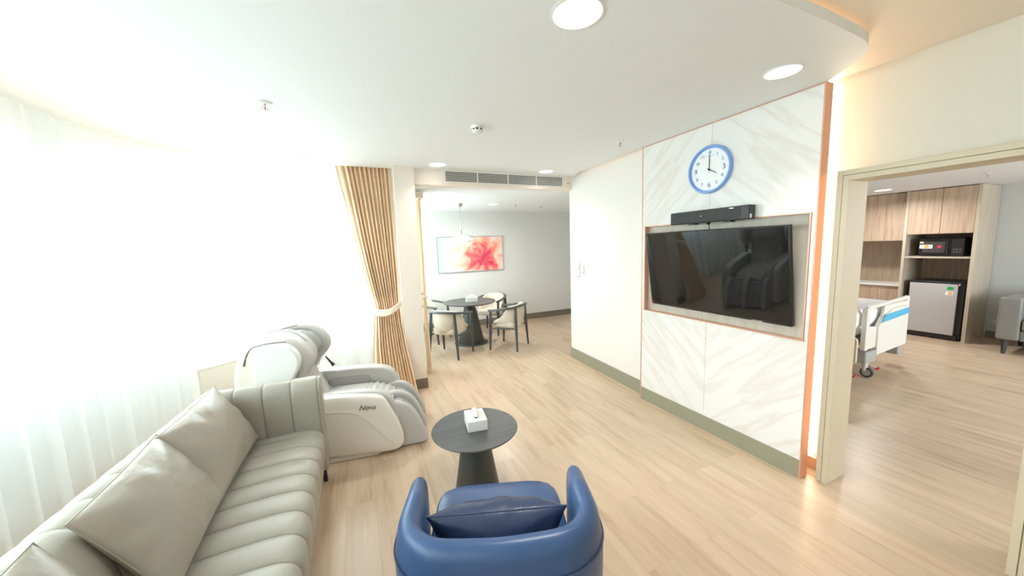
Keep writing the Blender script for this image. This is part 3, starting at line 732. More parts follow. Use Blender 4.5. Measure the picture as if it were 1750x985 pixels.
# seat: profile in (x, z)
seat = [(-.83, .440, .6), (-.70, .462, 1), (-.55, .470, 1), (-.42, .468, 1), (-.345, .452, 1), (-.305, .41, 1), (-.300, .34, 1), (-.312, .22, .8), (-.33, .13, .3), (-.40, .115, 0), (-.83, .115, 0), (-.86, .28, 0)]
pr, wt = prof_w(seat)
obj('seat_cushion', channels(pr, wt, .45, 2.73, PITCH, .021, lambda p, a: Vector((p.x, a, p.y)) - SO, phase=2.674, power=2.4), M_leather, t, angle=180)
back = [(-.80, .40, .4), (-.812, .55, 1), (-.838, .68, 1), (-.868, .765, 1), (-.905, .815, 1), (-.965, .838, 1), (-1.035, .815, 1), (-1.08, .75, 1), (-1.09, .60, .6), (-1.08, .3, .2), (-1.06, .13, 0), (-.90, .12, 0), (-.86, .3, 0)]
pr, wt = prof_w(back)
obj('backrest', channels(pr, wt, .45, 2.80, PITCH, .013, lambda p, a: Vector((-.91 + (p.x + .91) * (1 if p.x > -.91 else bks(a)), a, p.y)) - SO, phase=2.674, power=4), M_leather, t, angle=180)
armp = [(2.735, .30, .3), (2.728, .50, 1), (2.722, .66, 1), (2.728, .755, 1), (2.76, .805, 1), (2.81, .818, 1), (2.86, .80, 1), (2.885, .745, 1), (2.888, .5, .5), (2.885, .14, 0), (2.80, .12, 0), (2.74, .14, 0)]
pr, wt = prof_w(armp)
obj('armrest', channels(pr, wt, -.945, -.292, .162, .011, lambda p, a: Vector((a, p.x, p.y)) - SO, phase=-.475, power=5), M_leather, t, angle=180)
armn = [(p[0] - 2.42, p[1], p[2]) for p in armp]; armn = [(.78 - (a - .30) if False else .90 - (a - .30) - .3, z, w_) for a, z, w_ in armn]
pr, wt = prof_w([(y - .0, z, w_) for (y, z, w_) in armn])
obj('armrest', channels(pr, wt, -1.06, -.292, .140, .010, lambda p, a: Vector((a, p.x, p.y)) - SO, phase=-.475, power=5), M_leather, t, angle=180)
bm = bmesh.new()
tube(bm, [Vector((-.885, a, .790 + .001 * math.sin(a * 40))) - SO for a in [.46 + k * .05 for k in range(47)]], .0022, 6)
obj('stitched_seam', bm, M_leather, t)
for x in (-.34, -1.0):
    for y in (.42, 2.82):
        bm = bmesh.new(); tube(bm, [Vector((x, y, .13)) - SO, Vector((x + (.015 if x > -.5 else -.01), y, 0)) - SO], [.024, .014], 10); obj('leg', bm, M_black, t)

# scatter cushions: centre, corner vectors
def scatter(tn, tf, bf, bn, th, label, name='cushion', m=M_pillow, seed=0, group='leather scatter cushions on the sofa', push=.05):
    tn, tf, bf, bn = map(Vector, (tn, tf, bf, bn)); c = (tn + tf + bf + bn) / 4
    ex = ((tf - tn) + (bf - bn)) / 2; ey = ((tn - bn) + (tf - bf)) / 2
    w_, h_ = ex.length, ey.length; ex.normalize(); ez = ex.cross(ey).normalized(); ey = ez.cross(ex).normalized()
    if ez.x < 0 and abs(ez.x) > .2: ez = -ez; ex = -ex
    M = Matrix((ex, ey, ez)).transposed().to_4x4(); M.translation = c
    t = thing(name, label, 'cushion', mtx=M, group=group)
    obj('cover', cushion(bmesh.new(), w_, h_, th, seed=seed, wr=.013), m, t, angle=180)
    pts = []
    n_ = 26
    def edge(u, v): return Vector((w_ / 2 * u * (1 - .035 * (1 - v * v)), h_ / 2 * v * (1 - .035 * (1 - u * u)), 0))
    for k in range(n_): pts.append(edge(-1 + 2 * k / n_, -1))
    for k in range(n_): pts.append(edge(1, -1 + 2 * k / n_))
    for k in range(n_): pts.append(edge(1 - 2 * k / n_, 1))
    for k in range(n_): pts.append(edge(-1, 1 - 2 * k / n_))
    pts.append(pts[0])
    bm = bmesh.new(); tube(bm, pts, .0032, 6, cap=False); obj('seam_piping', bm, m, t)
    return t
scatter((-.90, 2.06, .875), (-.875, 2.71, .885), (-.675, 2.73, .50), (-.70, 2.08, .50), .15, 'taupe leather cushion on the sofa nearest its far armrest', seed=1)
scatter((-.90, 1.475, .87), (-.91, 2.12, .885), (-.70, 2.10, .50), (-.68, 1.55, .50), .16, 'large taupe leather cushion in the middle of the three on the sofa', seed=5)
scatter((-.93, .84, .86), (-.93, 1.45, .885), (-.72, 1.45, .50), (-.71, .86, .50), .16, 'taupe leather cushion at the bottom left corner, nearest the camera', seed=9)

# ================================================================== BLUE TUB CHAIR
rzc = -math.atan2(.344, .939)
t = thing('tub_armchair', 'blue leather tub armchair seen from behind at the bottom of the photo', 'armchair', (.50, 1.35, 0), rzc)
# plan path of wall centreline, local x right, y forward
HW = .345; cr_ = .15
plan = [(-.378, .215), (-.370, .10), (-.352, -.04)] + [(-.352 + .17 - .17 * math.cos(R(a)), -.145 - .17 * math.sin(R(a)) * 1.0) for a in (0, 20, 40, 60, 80)]
plan += [(-.10, -.325), (0, -.33)]
plan = plan + [(-x, y) for x, y in reversed(plan[:-1])]
pp = smooth_poly(plan, 5, closed=False)
pp = [Vector(p) for p in pp]; n = len(pp)
S_ = [0]
for a, b in zip(pp, pp[1:]): S_.append(S_[-1] + (b - a).length)
Ltot = S_[-1]
def tub_section(i):
    p = pp[i]; tn = (pp[min(i + 1, n - 1)] - pp[max(i - 1, 0)]).normalized(); nn = Vector((-tn.y, tn.x))   # outward?
    if nn.dot(p - Vector((0, .05))) < 0: nn = -nn
    e = min(S_[i], Ltot - S_[i])
    fwd = max(0, min(1, (p.y + .05) / .3))
    H = .690 - .090 * fwd
    k = min(1, e / .10); rise = math.sqrt(max(0, 1 - (1 - k) ** 2))
    H = .14 + (H - .14) * (.80 + .20 * rise); th = .047 * (.55 + .45 * rise) * (1 - .30 * fwd)
    zb = .13; out = []
    # outline: inner bottom -> inner top -> over -> outer -> bottom
    prof = [(-1, .0), (-1, .3), (-1.0, .6), (-1.02, .82), (-.92, .92), (-.6, .98), (0, 1.0), (.62, .975), (1.0, .91), (1.08, .83), (1.02, .78), (1.05, .6), (.95, .35), (.70, .12), (.45, 0)]
    for a, b in prof:
        off = a * th
        if b <= .8 and a > 0: off = a * th + .012
        out.append(Vector((p.x, p.y, 0)) + Vector((nn.x, nn.y, 0)) * off + Vector((0, 0, zb + (H - zb) * b)))
    return out
bm = bmesh.new(); rings = [[bm.verts.new(c) for c in tub_section(i)] for i in range(n)]
for a, b in zip(rings, rings[1:]):
    for i in range(len(a)): bm.faces.new((a[i], a[(i + 1) % len(a)], b[(i + 1) % len(a)], b[i]))
bm.faces.new(rings[0]); bm.faces.new(rings[-1][::-1])
obj('shell', bm, M_blue, t, sub=1)
bm = bmesh.new(); puff(bm, -.315, .315, -.27, .345, .26, .425, r=.05, crown=.025, k=6); obj('seat_cushion', bm, M_blue, t, angle=180)
bm = bmesh.new(); prism(bm, rounded(-.31, .31, -.27, .31, .08), .12, .265); obj('seat_base', bm, M_navy, t, bevel=.01)
seamp = []
for i in range(6, n - 6):
    c = tub_section(i); seamp.append(c[10] + (c[10] - c[4]).normalized() * .001)
bm = bmesh.new(); tube(bm, seamp, .003, 6); obj('stitched_seam', bm, M_navy, t)
for x in (-.25, .25):
    for y in (-.22, .22):
        bm = bmesh.new(); tube(bm, [(x, y, .125), (x * 1.05, y * 1.05, 0)], [.02, .012], 10); obj('leg', bm, M_black, t)
# lumbar cushion in it
cm = Matrix.Translation((.50, 1.35, 0)) @ Matrix.Rotation(rzc, 4, 'Z')
def cl(x, y, z): return cm @ Vector((x, y, z))
tt = scatter(cl(-.285, -.150, .650), cl(.262, -.150, .650), cl(.25, -.07, .44), cl(-.26, -.07, .44), .21, 'dark navy leather lumbar cushion resting in the blue armchair', m=M_navy, seed=12, group=None)
for ch in tt.children:
    for v in ch.data.vertices: v.co.x *= 1 + .55 * v.co.y      # the lower edge is squeezed between the arms

# ================================================================== COFFEE TABLE + TISSUES
def cone_table(label, x, y, r, h, r0, r1, th, name, group=None, disc=None, neck=0):
    t = thing(name, label, 'table', (x, y, 0), group=group)
    obj('tabletop', lathe(bmesh.new(), [(0, h - th), (r - .02, h - th), (r - .003, h - th * .45), (r, h - .004), (r - .003, h), (0, h)], seg=80), M_table, t)
    if neck:
        bm = bmesh.new(); tube(bm, [(0, 0, h - th - neck - .005), (0, 0, h - th)], .04, 20); obj('neck', bm, M_legs, t)
    zz = h - th - neck
    obj('pedestal', lathe(bmesh.new(), [(0, .0), (r1, .0), (r1, .01), (r0 + (r1 - r0) * .5, zz * .5), (r0, zz - .003), (0, zz)], seg=60, z0=.012 if disc else 0), M_tablebase, t)
    if disc: obj('foot_disc', lathe(bmesh.new(), [(0, 0), (disc, 0), (disc, .008), (disc - .01, .013), (0, .014)], seg=60), M_legs, t)
    return t
cone_table('low round charcoal coffee table between blue armchair and television wall', .672, 2.235, .298, .455, .088, .155, .022, 'coffee_table')
def tissue_box(x, y, z, ang, s, label):
    t = thing('tissue_box', label, 'tissue box', (x, y, z), ang)
    obj('cover', B(-.075 * s, .075 * s, -.105 * s, .105 * s, 0, .082 * s), M_boxwhite, t, bevel=.003)
    obj('slot', B(-.012 * s, .012 * s, -.055 * s, .055 * s, .0818 * s, .0828 * s), M_dark, t, smooth=False)
    bm = bmesh.new()
    def f(u, v):
        a = 2 * math.pi * u; r = (.016 + .026 * math.sin(math.pi * min(1, v * 1.1)) * (1 + .35 * math.sin(3 * a))) * s * (1 - .75 * v * v)
        return Vector((r * math.cos(a) * .7, r * math.sin(a) * 1.8, (.081 + .062 * v) * s))
    grid_surf(bm, f, 24, 8, close_u=True); obj('tissue', bm, M_tissue, t, angle=180)
tissue_box(.688, 2.262, .455, R(-8), .9, 'white tissue box with a tissue pulled up on the coffee table')

# ================================================================== MASSAGE CHAIR
t = thing('massage_chair', 'ivory and grey reclining massage chair behind the sofa armrest', 'massage chair', (-.316, 3.014, 0), math.atan2(-.15, .989))
side = [(-.64, .32), (-.60, .50), (-.45, .555), (-.2, .562), (.1, .556), (.30, .535), (.40, .515), (.455, .475), (.505, .372), (.555, .25), (.580, .135), (.566, .062), (.49, .028), (.2, .045), (-.2, .075), (-.5, .11), (-.61, .18)]
sp_ = smooth_poly(side, 5)
def shell_side(y_out, y_in):
    bm = bmesh.new(); d = 1 if y_in > y_out else -1; T = abs(y_in - y_out); rings = []
    cx, cz = -.1, .3
    for s_, off in ((.55, -.004), (.86, -.002), (.96, .003), (.985, .010), (1.0, .024), (1.0, T * .7), (.985, T - .008), (.96, T)):
        rings.append([bm.verts.new((cx + (x - cx) * s_, y_out + d * (off + .008), cz + (z - cz) * s_)) for x, z in sp_])
    for a, b in zip(rings, rings[1:]):
        for i in range(len(a)): bm.faces.new((a[i], a[(i + 1) % len(a)], b[(i + 1) % len(a)], b[i]))
    bm.faces.new(rings[0]); bm.faces.new(rings[-1][::-1]); return bm
s1 = obj('side_shell', shell_side(-.005, .085), M_shell, t, angle=50)
obj('side_shell', shell_side(.785, .70), M_shell, t, angle=50)
# crease line on near shell
cp = [(-.25, .435), (.0, .445), (.15, .43), (.25, .39), (.33, .31), (.44, .17), (.50, .10)]
bm = bmesh.new(); tube(bm, [(x, -.0045 + .0012 * 0, z) for x, z in smooth_poly(cp, 6, closed=False)], .0035, 6); obj('shell_crease', bm, M_shell, s1)
lg = text_bm('Nova', .058, ext=.0006, shear=.3)
obj('logo', xf(lg, facing_minus_y(.318, -.0055, .443) @ Matrix.Rotation(R(-4), 4, 'Z')), M_rubber, s1, smooth=False)
bm = bmesh.new(); prism(bm, rounded(-.72, .40, .03, .75, .06), 0.0, .05); obj('plinth', bm, M_shell, t, bevel=.01)
bm = bmesh.new(); prism(bm, rounded(-.70, .42, .05, .73, .05), .05, .14); obj('under_body', bm, M_paddark, t, bevel=.01)
# upholstered arms: tall side walls that wrap forward
def pad(name, outline, y0, y1, m, parent=t, bev=.02, n=4):
    bm = bmesh.new(); prism(bm, smooth_poly(outline, n), y0, y1, 'Y'); return obj(name, bm, m, parent, bevel=bev, seg=4, angle=60)
armo = [(-.25, .30), (-.22, .56), (.0, .585), (.22, .582), (.40, .56), (.49, .50), (.545, .38), (.53, .28), (.3, .22), (-.1, .22)]
far = pad('arm_pad', armo, .62, .745, M_padgrey)
pad('arm_inset', [(-.10, .36), (-.09, .50), (.1, .515), (.25, .505), (.28, .48), (.285, .36), (.1, .345)], .612, .625, M_padmid, far, bev=.004)
pad('arm_pad', [(x, z - .03) for x, z in armo], .075, .16, M_padgrey)
# seat, ruffled front flap
bm = bmesh.new(); puff(bm, -.16, .33, .15, .63, .27, .435, crown=.012, k=6); obj('seat_pad', bm, M_padgrey, t, angle=180)
bm = bmesh.new()
def flap(u, v):
    x = .27 + .23 * u; z = .452 - .10 * max(0, u - .2) ** 1.6 + .007 * math.sin(u * 26) - .02 * (2 * v - 1) ** 2
    return Vector((x, .165 + .45 * v, z))
grid_surf(bm, flap, 40, 8); o = obj('knee_flap', bm, M_padgrey, t, angle=180); sd = o.modifiers.new('s', 'SOLIDIFY'); sd.thickness = .02
# leg rest: outer cheeks, centre ridge, ribbed calf wells
leg = [(.40, .15), (.43, .37), (.50, .415), (.60, .39), (.675, .32), (.735, .20), (.775, .08), (.765, .02), (.70, .005), (.52, .005), (.45, .04)]
bm = bmesh.new(); prism(bm, [(x - .03 if x > .6 else x, z * .86) for x, z in smooth_poly(leg, 4)], .12, .63, 'Y'); lr = obj('leg_rest', bm, M_padmid, t, bevel=.01)
for ya, yb in ((.085, .155), (.335, .405), (.59, .655)): pad('calf_wall', leg, ya, yb, M_padgrey, lr, bev=.025)
for ya in (.185, .225, .265, .305, .435, .475, .515, .555):
    bm = bmesh.new(); tube(bm, [(x, ya, z * .95) for x, z in ((.46, .345), (.52, .36), (.59, .34), (.645, .28), (.69, .20), (.725, .10), (.73, .04))], .016, 8); obj('calf_rib', bm, M_padmid, lr)
# backrest and head
def quilt(u, v, P0, P1, wdt, depth, nx=7, nz=7):
    # u across, v up along the back
    c = P0.lerp(P1, v); nrm_ = Vector((.92, 0, .38))
    a = abs(math.sin(math.pi * (u * nx + v * nz))) ** .5 * abs(math.sin(math.pi * (u * nx - v * nz))) ** .5
    o = .006 * a + depth * (1 - (2 * u - 1) ** 2)
    return Vector((c.x, .375 + (u - .5) * wdt, c.z)) + nrm_ * o
bm = bmesh.new(); grid_surf(bm, lambda u, v: quilt(u, v, Vector((-.055, 0, .40)), Vector((-.30, 0, .90)), .43, .02), 70, 70)
o = obj('back_pad', bm, M_padgrey, t, angle=180); sd = o.modifiers.new('s', 'SOLIDIFY'); sd.thickness = .08; sd.offset = -1
# white back hood
hood = [(-.12, .45), (-.26, .62), (-.36, .86), (-.40, 1.00), (-.47, 1.03), (-.55, .98), (-.62, .80), (-.62, .5), (-.5, .3), (-.2, .3)]
pad('back_shell', hood, .10, .66, M_shell, bev=.04)
wing = [(-.43, .50), (-.455, .80), (-.455, .95), (-.43, 1.00), (-.38, 1.012), (-.28, 1.012), (-.215, .995), (-.165, .945), (-.145, .875), (-.165, .80), (-.205, .72), (-.235, .62), (-.25, .50)]
w1 = pad('shoulder_wing', wing, .03, .115, M_white, bev=.03)
# far wing: ring with opening (bowed arm of the head section)
ring = [(-.52, .93), (-.45, 1.005), (-.33, 1.03), (-.20, 1.015), (-.125, .955), (-.085, .88), (-.10, .82), (-.165, .74), (-.20, .66)]
bm = bmesh.new(); rp = smooth_poly(ring, 5, closed=False); tube(bm, [(x, .66 + .02 * math.sin(i / 6), z) for i, (x, z) in enumerate(rp)], [.028 + .012 * math.sin(math.pi * i / len(rp)) for i in range(len(rp))], 14, flat=1.2, up=Vector((0, 1, 0)))
obj('shoulder_wing', bm, M_padgrey, t)
pad('wing_lining', [(-.42, .78), (-.40, .96), (-.28, .99), (-.16, .96), (-.115, .88), (-.16, .80), (-.25, .72)], .655, .675, M_white, bev=.006)
# head cushion draped over the top and bulging forward
hp = [(-.50, .985), (-.42, 1.035), (-.32, 1.04), (-.235, 1.005), (-.165, .935), (-.125, .86), (-.125, .78), (-.165, .70), (-.22, .655), (-.235, .70), (-.225, .80), (-.26, .90), (-.34, .975), (-.45, .965)]
bm = bmesh.new(); hs = smooth_poly(hp, 4); rings = []
for k in range(17):
    v = k / 16; y = .145 + .42 * v; e = (1 - abs(2 * v - 1) ** 4); cxm = (-.24, .88)
    rings.append([bm.verts.new((cxm[0] + (x - cxm[0]) * (.86 + .14 * e) - .02 * (1 - e), y, cxm[1] + (z - cxm[1]) * (.90 + .10 * e) - .012 * (1 - e) - .008 * math.cos(4 * math.pi * v))) for x, z in hs])
for a, b in zip(rings, rings[1:]):
    for i in range(len(a)): bm.faces.new((a[i], a[(i + 1) % len(a)], b[(i + 1) % len(a)], b[i]))
bm.faces.new(rings[0]); bm.faces.new(rings[-1][::-1])
hc = obj('head_cushion', bm, M_padgrey, t, angle=180)
pad('side_flap', [(-.33, .985), (-.24, .945), (-.185, .87), (-.165, .79), (-.185, .70), (-.215, .655), (-.245, .69), (-.245, .80), (-.28, .88), (-.34, .93)], .10, .155, M_padmid, hc, bev=.015)
bm = bmesh.new(); tube(bm, [(x, .375, z + .003) for x, z in smooth_poly([(-.50, .99), (-.42, 1.043), (-.32, 1.048), (-.235, 1.012), (-.17, .945)], 5, closed=False)], .0025, 6); obj('cushion_seam', bm, M_paddark, hc)
bm = bmesh.new(); tube(bm, smooth_poly([(-.51, .04, .88), (-.485, .04, .96), (-.44, .05, 1.012), (-.33, .07, 1.026), (-.24, .11, 1.02)], 5, closed=False), [.009 - .0055 * min(1, k / 9) for k in range(21)], 8); obj('dark_trim', bm, M_paddark, t)
bm = bmesh.new(); tube(bm, [(-.45, .35, 1.052), (-.36, .45, 1.062), (-.30, .6, 1.055)], .0035, 8); obj('dark_trim', bm, M_paddark, t)
bm = bmesh.new(); tube(bm, [(-.10, .62, .735), (-.06, .61, .68), (-.03, .60, .645)], [.006, .010, .018], 8); obj('headphone_cord', bm, M_black, t)

# white cabinet behind the chair, parallel to the curved curtain
d1 = Vector((.68, .73, 0)); rzb = math.atan2(.73, .68) 
t = thing('side_cabinet', 'plain cream box cabinet behind the massage chair by the curtain', 'cabinet', (-1.30, 3.74, 0), R(38))
obj('body', B(0, .44, 0, .16, .03, .73), M_shell, t, bevel=.006)
obj('top_panel', B(-.006, .446, -.006, .166, .73, .75), M_white, t, bevel=.004)
obj('plinth', B(.02, .42, .02, .14, 0, .03), M_bedgrey, t, bevel=.002)
obj('front_panel', B(.015, .425, -.006, 0, .06, .72), M_shell, t, bevel=.003)

# ================================================================== DINING SET
cone_table('round dark dining table on a wide cone pedestal', 1.81, 5.96, .465, .75, .105, .235, .022, 'dining_table', disc=.30, neck=.10)
tissue_box(1.84, 5.93, .75, R(80), .95, 'small white tissue box on the dining table')
def dining_chair(x, y, fx, fy, label, mist=None):
    t = thing('dining_chair', label, 'chair', (x, y, 0), math.atan2(fy, fx) - math.pi / 2, group='barrel chairs around the dining table')
    for sx in (-1, 1):
        bm = bmesh.new(); tube(bm, [(sx * .255, -.235, 0), (sx * .225, -.215, .40), (sx * .205, -.205, .715)], [.015, .026, .021], 10); obj('leg', bm, M_legs, t)
        bm = bmesh.new(); tube(bm, [(sx * .27, .245, 0), (sx * .272, .225, .35), (sx * .275, .21, .655)], [.015, .026, .021], 10); obj('leg', bm, M_legs, t)
        bm = bmesh.new(); tube(bm, [(sx * .22, -.21, .365), (sx * .272, .225, .365)], .012, 8); obj('side_rail', bm, M_legs, t)
    bm = bmesh.new(); path = smooth_poly([(-.272, .25, .660), (-.282, .10, .675), (-.275, -.05, .70), (-.215, -.195, .725), (-.11, -.262, .738), (0, -.28, .742), (.11, -.262, .738), (.215, -.195, .725), (.275, -.05, .70), (.282, .10, .675), (.272, .25, .660)], 4, closed=False)
    tube(bm, path, .026, 10, flat=.7); obj('top_rail', bm, M_legs, t)
    # tub shell
    path = [Vector(p) for p in path]; n = len(path); bm = bmesh.new(); rings = []
    for i, p in enumerate(path):
        tn = (path[min(i + 1, n - 1)] - path[max(i - 1, 0)]); tn.z = 0; tn.normalize(); inn = Vector((-tn.y, tn.x, 0))
        if inn.dot(-Vector((p.x, p.y - .05, 0))) < 0: inn = -inn
        u = i / (n - 1); e = min(u, 1 - u)
        k = min(1, max(0, (e - .06) / .20)); k = k * k * (3 - 2 * k)
        top = .47 + (p.z + .012 - .47) * k
        q = p + inn * .020; row = []
        for a, b in ((0, .40), (0, .45), (0, .40 + (top - .40) * .5), (0, top - .02), (.2, top), (.5, top + .012), (.85, top), (1, top - .02), (1, .40 + (top - .40) * .5), (1, .45), (1, .40)):
            zz = b; taper = max(0, (.62 - zz) / .22); o_ = q + inn * (a * .05 + .045 * taper * taper)
            row.append(bm.verts.new((o_.x, o_.y, zz)))
        rings.append(row)
    rings = rings[2:-2]
    for a, b in zip(rings, rings[1:]):
        for j in range(len(a)): bm.faces.new((a[j], a[(j + 1) % len(a)], b[(j + 1) % len(a)], b[j]))
    bm.faces.new(rings[0]); bm.faces.new(rings[-1][::-1])
    obj('backrest', bm, M_beige, t, angle=180)
    bm = bmesh.new(); puff(bm, -.232, .232, -.215, .235, .375, .465, crown=.015, k=4); obj('seat', bm, M_beige, t, angle=180)
    return t
c0 = dining_chair(1.30, 5.42, .57, .60, 'beige barrel dining chair at near left of the dining table')
for x, y, fx, fy, lb in ((2.31, 5.36, -.68, .73, 'beige barrel dining chair at near right of the dining table, back to camera'),
                         (2.42, 6.50, -.75, -.62, 'beige barrel dining chair behind the table on the right, nearest the far wall'),
                         (1.22, 6.48, .78, -.60, 'beige barrel dining chair behind the table on the left, partly hidden by drape')):
    c = copy_tree(c0); c.location = (x, y, 0); c.rotation_euler = (0, 0, math.atan2(fy, fx) - math.pi / 2); c['label'] = lb
# pendant
t = thing('pendant_lamp', 'white tiered pendant lamp glowing over the dining table', 'pendant lamp', (1.725, 5.99, DZ))
obj('canopy', lathe(bmesh.new(), [(0, 0), (.06, 0), (.055, -.02), (.03, -.05), (.008, -.06), (0, -.06)], seg=32), M_chrome, t)
bm = bmesh.new(); tube(bm, [(0, 0, -.05), (0, 0, -.50)], .006, 8); tube(bm, [(0, 0, -.44), (0, 0, -.535)], .016, 12); obj('rod', bm, M_chrome, t)
obj('upper_shade', lathe(bmesh.new(), [(.02, -.53), (.09, -.545), (.15, -.575), (.20, -.615), (.205, -.63), (.195, -.628), (.14, -.595), (.02, -.56)], seg=48), M_white, t)
obj('lower_shade', lathe(bmesh.new(), [(.05, -.60), (.13, -.615), (.155, -.655), (.15, -.662), (.11, -.64), (.05, -.63)], seg=48), M_white, t)
obj('bulb_globe', lathe(bmesh.new(), [(0, -.565), (.10, -.60), (.125, -.63), (.10, -.665), (0, -.68)], seg=40), E_lamp, t)
# painting
t = thing('framed_painting', 'wide framed abstract painting of a coral pink bloom on dining wall', 'painting', mtx=facing_minus_y(2.275, 7.204, 1.565))
obj('canvas', B(-.715, .715, -.36, .36, .0, .022), M_paint, t, smooth=False)
bm = bmesh.new()
for a in ((-.725, .725, .36, .37), (-.725, .725, -.37, -.36), (-.725, -.715, -.36, .36), (.715, .725, -.36, .36)): box(bm, *a, 0, .03)
obj('frame', bm, M_bedgrey, t, smooth=False)

# ================================================================== BEDROOM
CX = 8.33
t = thing('tall_cabinet', 'tall wood cabinet with open niches for microwave and fridge, beyond doorway', 'cabinet', (CX, 2.3, 0))
O5 = Vector((CX, 2.3, 0))
def L5(bm): return xf(bm, Matrix.Translation(-O5))
obj('side_panel', L5(B(CX, 9.08, 1.935, 1.975, 0, BZ - .005)), M_cabpale, t, bevel=.001)
obj('side_panel', L5(B(CX, 9.08, 2.665, 2.70, 0, BZ - .005)), M_cabpale, t, bevel=.001)
obj('back_panel', L5(B(9.04, 9.08, 1.975, 2.665, 0, BZ - .005)), M_cab, t, smooth=False)
bm = bmesh.new(); box(bm, CX + .01, 9.04, 1.975, 2.665, 1.285, 1.31); obj('shelf', L5(bm), M_cabpale, t, smooth=False)
obj('carcass_top', L5(B(CX + .02, 9.04, 1.975, 2.665, 1.665, 1.69)), M_cab, t, smooth=False)
obj('door', L5(B(CX + .0, CX + .02, 1.978, 2.306, 1.67, BZ - .012)), M_cab, t, bevel=.001)
obj('door', L5(B(CX + .0, CX + .02, 2.311, 2.662, 1.67, BZ - .012)), M_cab, t, bevel=.001)
t = thing('wall_cabinet', 'row of wood overhead cabinets beside the tall cabinet in bedroom', 'cabinet', (8.4, 3.4, 1.57))
O6 = Vector((8.4, 3.4, 1.57))
def L6(bm): return xf(bm, Matrix.Translation(-O6))
obj('body', L6(B(8.42, 9.08, 2.705, 4.19, 1.575, BZ - .005)), M_cab, t, smooth=False)
ys = [2.707, 2.955, 3.265, 3.575, 3.885, 4.19]
for a, b in zip(ys, ys[1:]): obj('door', L6(B(8.4, 8.42, a + .002, b - .002, 1.572, BZ - .012)), M_cab, t, bevel=.001)
t = thing('base_cabinet', 'wood base cabinet with pale worktop under the bedroom wall cabinets', 'cabinet', (8.4, 3.4, 0))
O7 = Vector((8.4, 3.4, 0))
def L7(bm): return xf(bm, Matrix.Translation(-O7))
obj('body', L7(B(8.44, 9.08, 2.705, 4.19, .08, .795)), M_cab, t, smooth=False)
obj('worktop', L7(B(8.39, 9.08, 2.703, 4.195, .795, .825)), M_boxwhite, t, bevel=.002)
obj('splashback', L7(B(8.95, 8.97, 2.705, 4.19, .825, 1.57)), M_cab, t, smooth=False)
obj('plinth', L7(B(8.5, 9.08, 2.705, 4.19, 0, .08)), M_brownskirt, t, smooth=False)
ys = [2.707, 2.985, 3.29, 3.6, 3.9, 4.19]
for a, b in zip(ys, ys[1:]): obj('door', L7(B(8.42, 8.44, a + .002, b - .002, .085, .785)), M_cab, t, bevel=.001)
# microwave
t = thing('microwave_oven', 'black microwave oven with stickers in the niche above the fridge', 'microwave', mtx=facing_minus_x(8.46, 2.31, 1.31))
obj('body', B(-.235, .235, .008, .285, -.33, 0), M_black, t, bevel=.006)
obj('door', B(-.235, .10, .008, .285, 0, .018), M_blackgloss, t, bevel=.004)
obj('control_panel', B(.105, .235, .008, .285, 0, .015), M_black, t, bevel=.004)
bm = bmesh.new(); tube(bm, [(.075, .04, .02), (.075, .045, .04), (.075, .25, .04), (.075, .255, .02)], .009, 8); obj('handle', bm, M_black, t)
obj('window_glass', B(-.19, .045, .06, .23, .018, .0195), mat('microwave_window', (.06, .05, .05), .2, var=.1), t, smooth=False)
obj('label_sticker', B(-.225, -.085, .125, .185, .0195, .0205), M_face, t, smooth=False)
obj('orange_sticker', lathe(bmesh.new(), [(0, .0215), (.027, .0215), (.027, .020), (0, .020)], c=(-.15, .155), seg=24), M_orange, t, smooth=False)
obj('red_sticker', B(-.035, .005, .13, .175, .0195, .0205), M_red, t, smooth=False)
obj('energy_sticker', B(-.225, -.185, .205, .235, .0195, .0205), M_bedwood, t, smooth=False)
for k in range(6):
    a, b = divmod(k, 3); obj('button', B(.13 + b * .03, .15 + b * .03, .06 + a * .04, .08 + a * .04, .015, .017), M_paddark, t, smooth=False)
# fridge
t = thing('mini_fridge', 'small silver door fridge with black body in the cabinet niche', 'fridge', mtx=facing_minus_x(8.42, 2.31, 0))
obj('body', B(-.285, .30, .012, .90, -.52, 0), M_black, t, bevel=.008)
obj('top_cover', B(-.285, .275, .885, .915, -.52, .045), M_black, t, bevel=.006)
obj('door', B(-.272, .238, .085, .885, .004, .045), M_steel, t, bevel=.004)
obj('kick_plate', B(-.285, .275, .015, .08, 0, .03), M_black, t, bevel=.003)
obj('hinge', B(.245, .262, .86, .90, .0, .05), M_chrome, t, bevel=.002)
obj('green_sticker', xf(lathe(bmesh.new(), [(0, .047), (.034, .047), (.034, .0455), (0, .0455)], seg=24), Matrix.Translation((.165, .82, 0)) @ Matrix.Diagonal((1.05, .8, 1, 1))), M_green, t, smooth=False)
obj('energy_label', B(.12, .195, .715, .765, .0455, .047), M_face, t, smooth=False)
obj('orange_sticker', B(.15, .185, .72, .76, .0472, .048), M_orange, t, smooth=False)
for x in (-.24, .24): obj('foot', B(x - .02, x + .02, 0, .015, -.04, 0), M_rubber, t, smooth=False)
tag(obj('wall_socket', B(9.085, 9.099, 1.79, 1.86, .215, .29), M_boxwhite, bevel=.002), 'small cream wall socket between tall cabinet and bedroom sofa', 'socket')
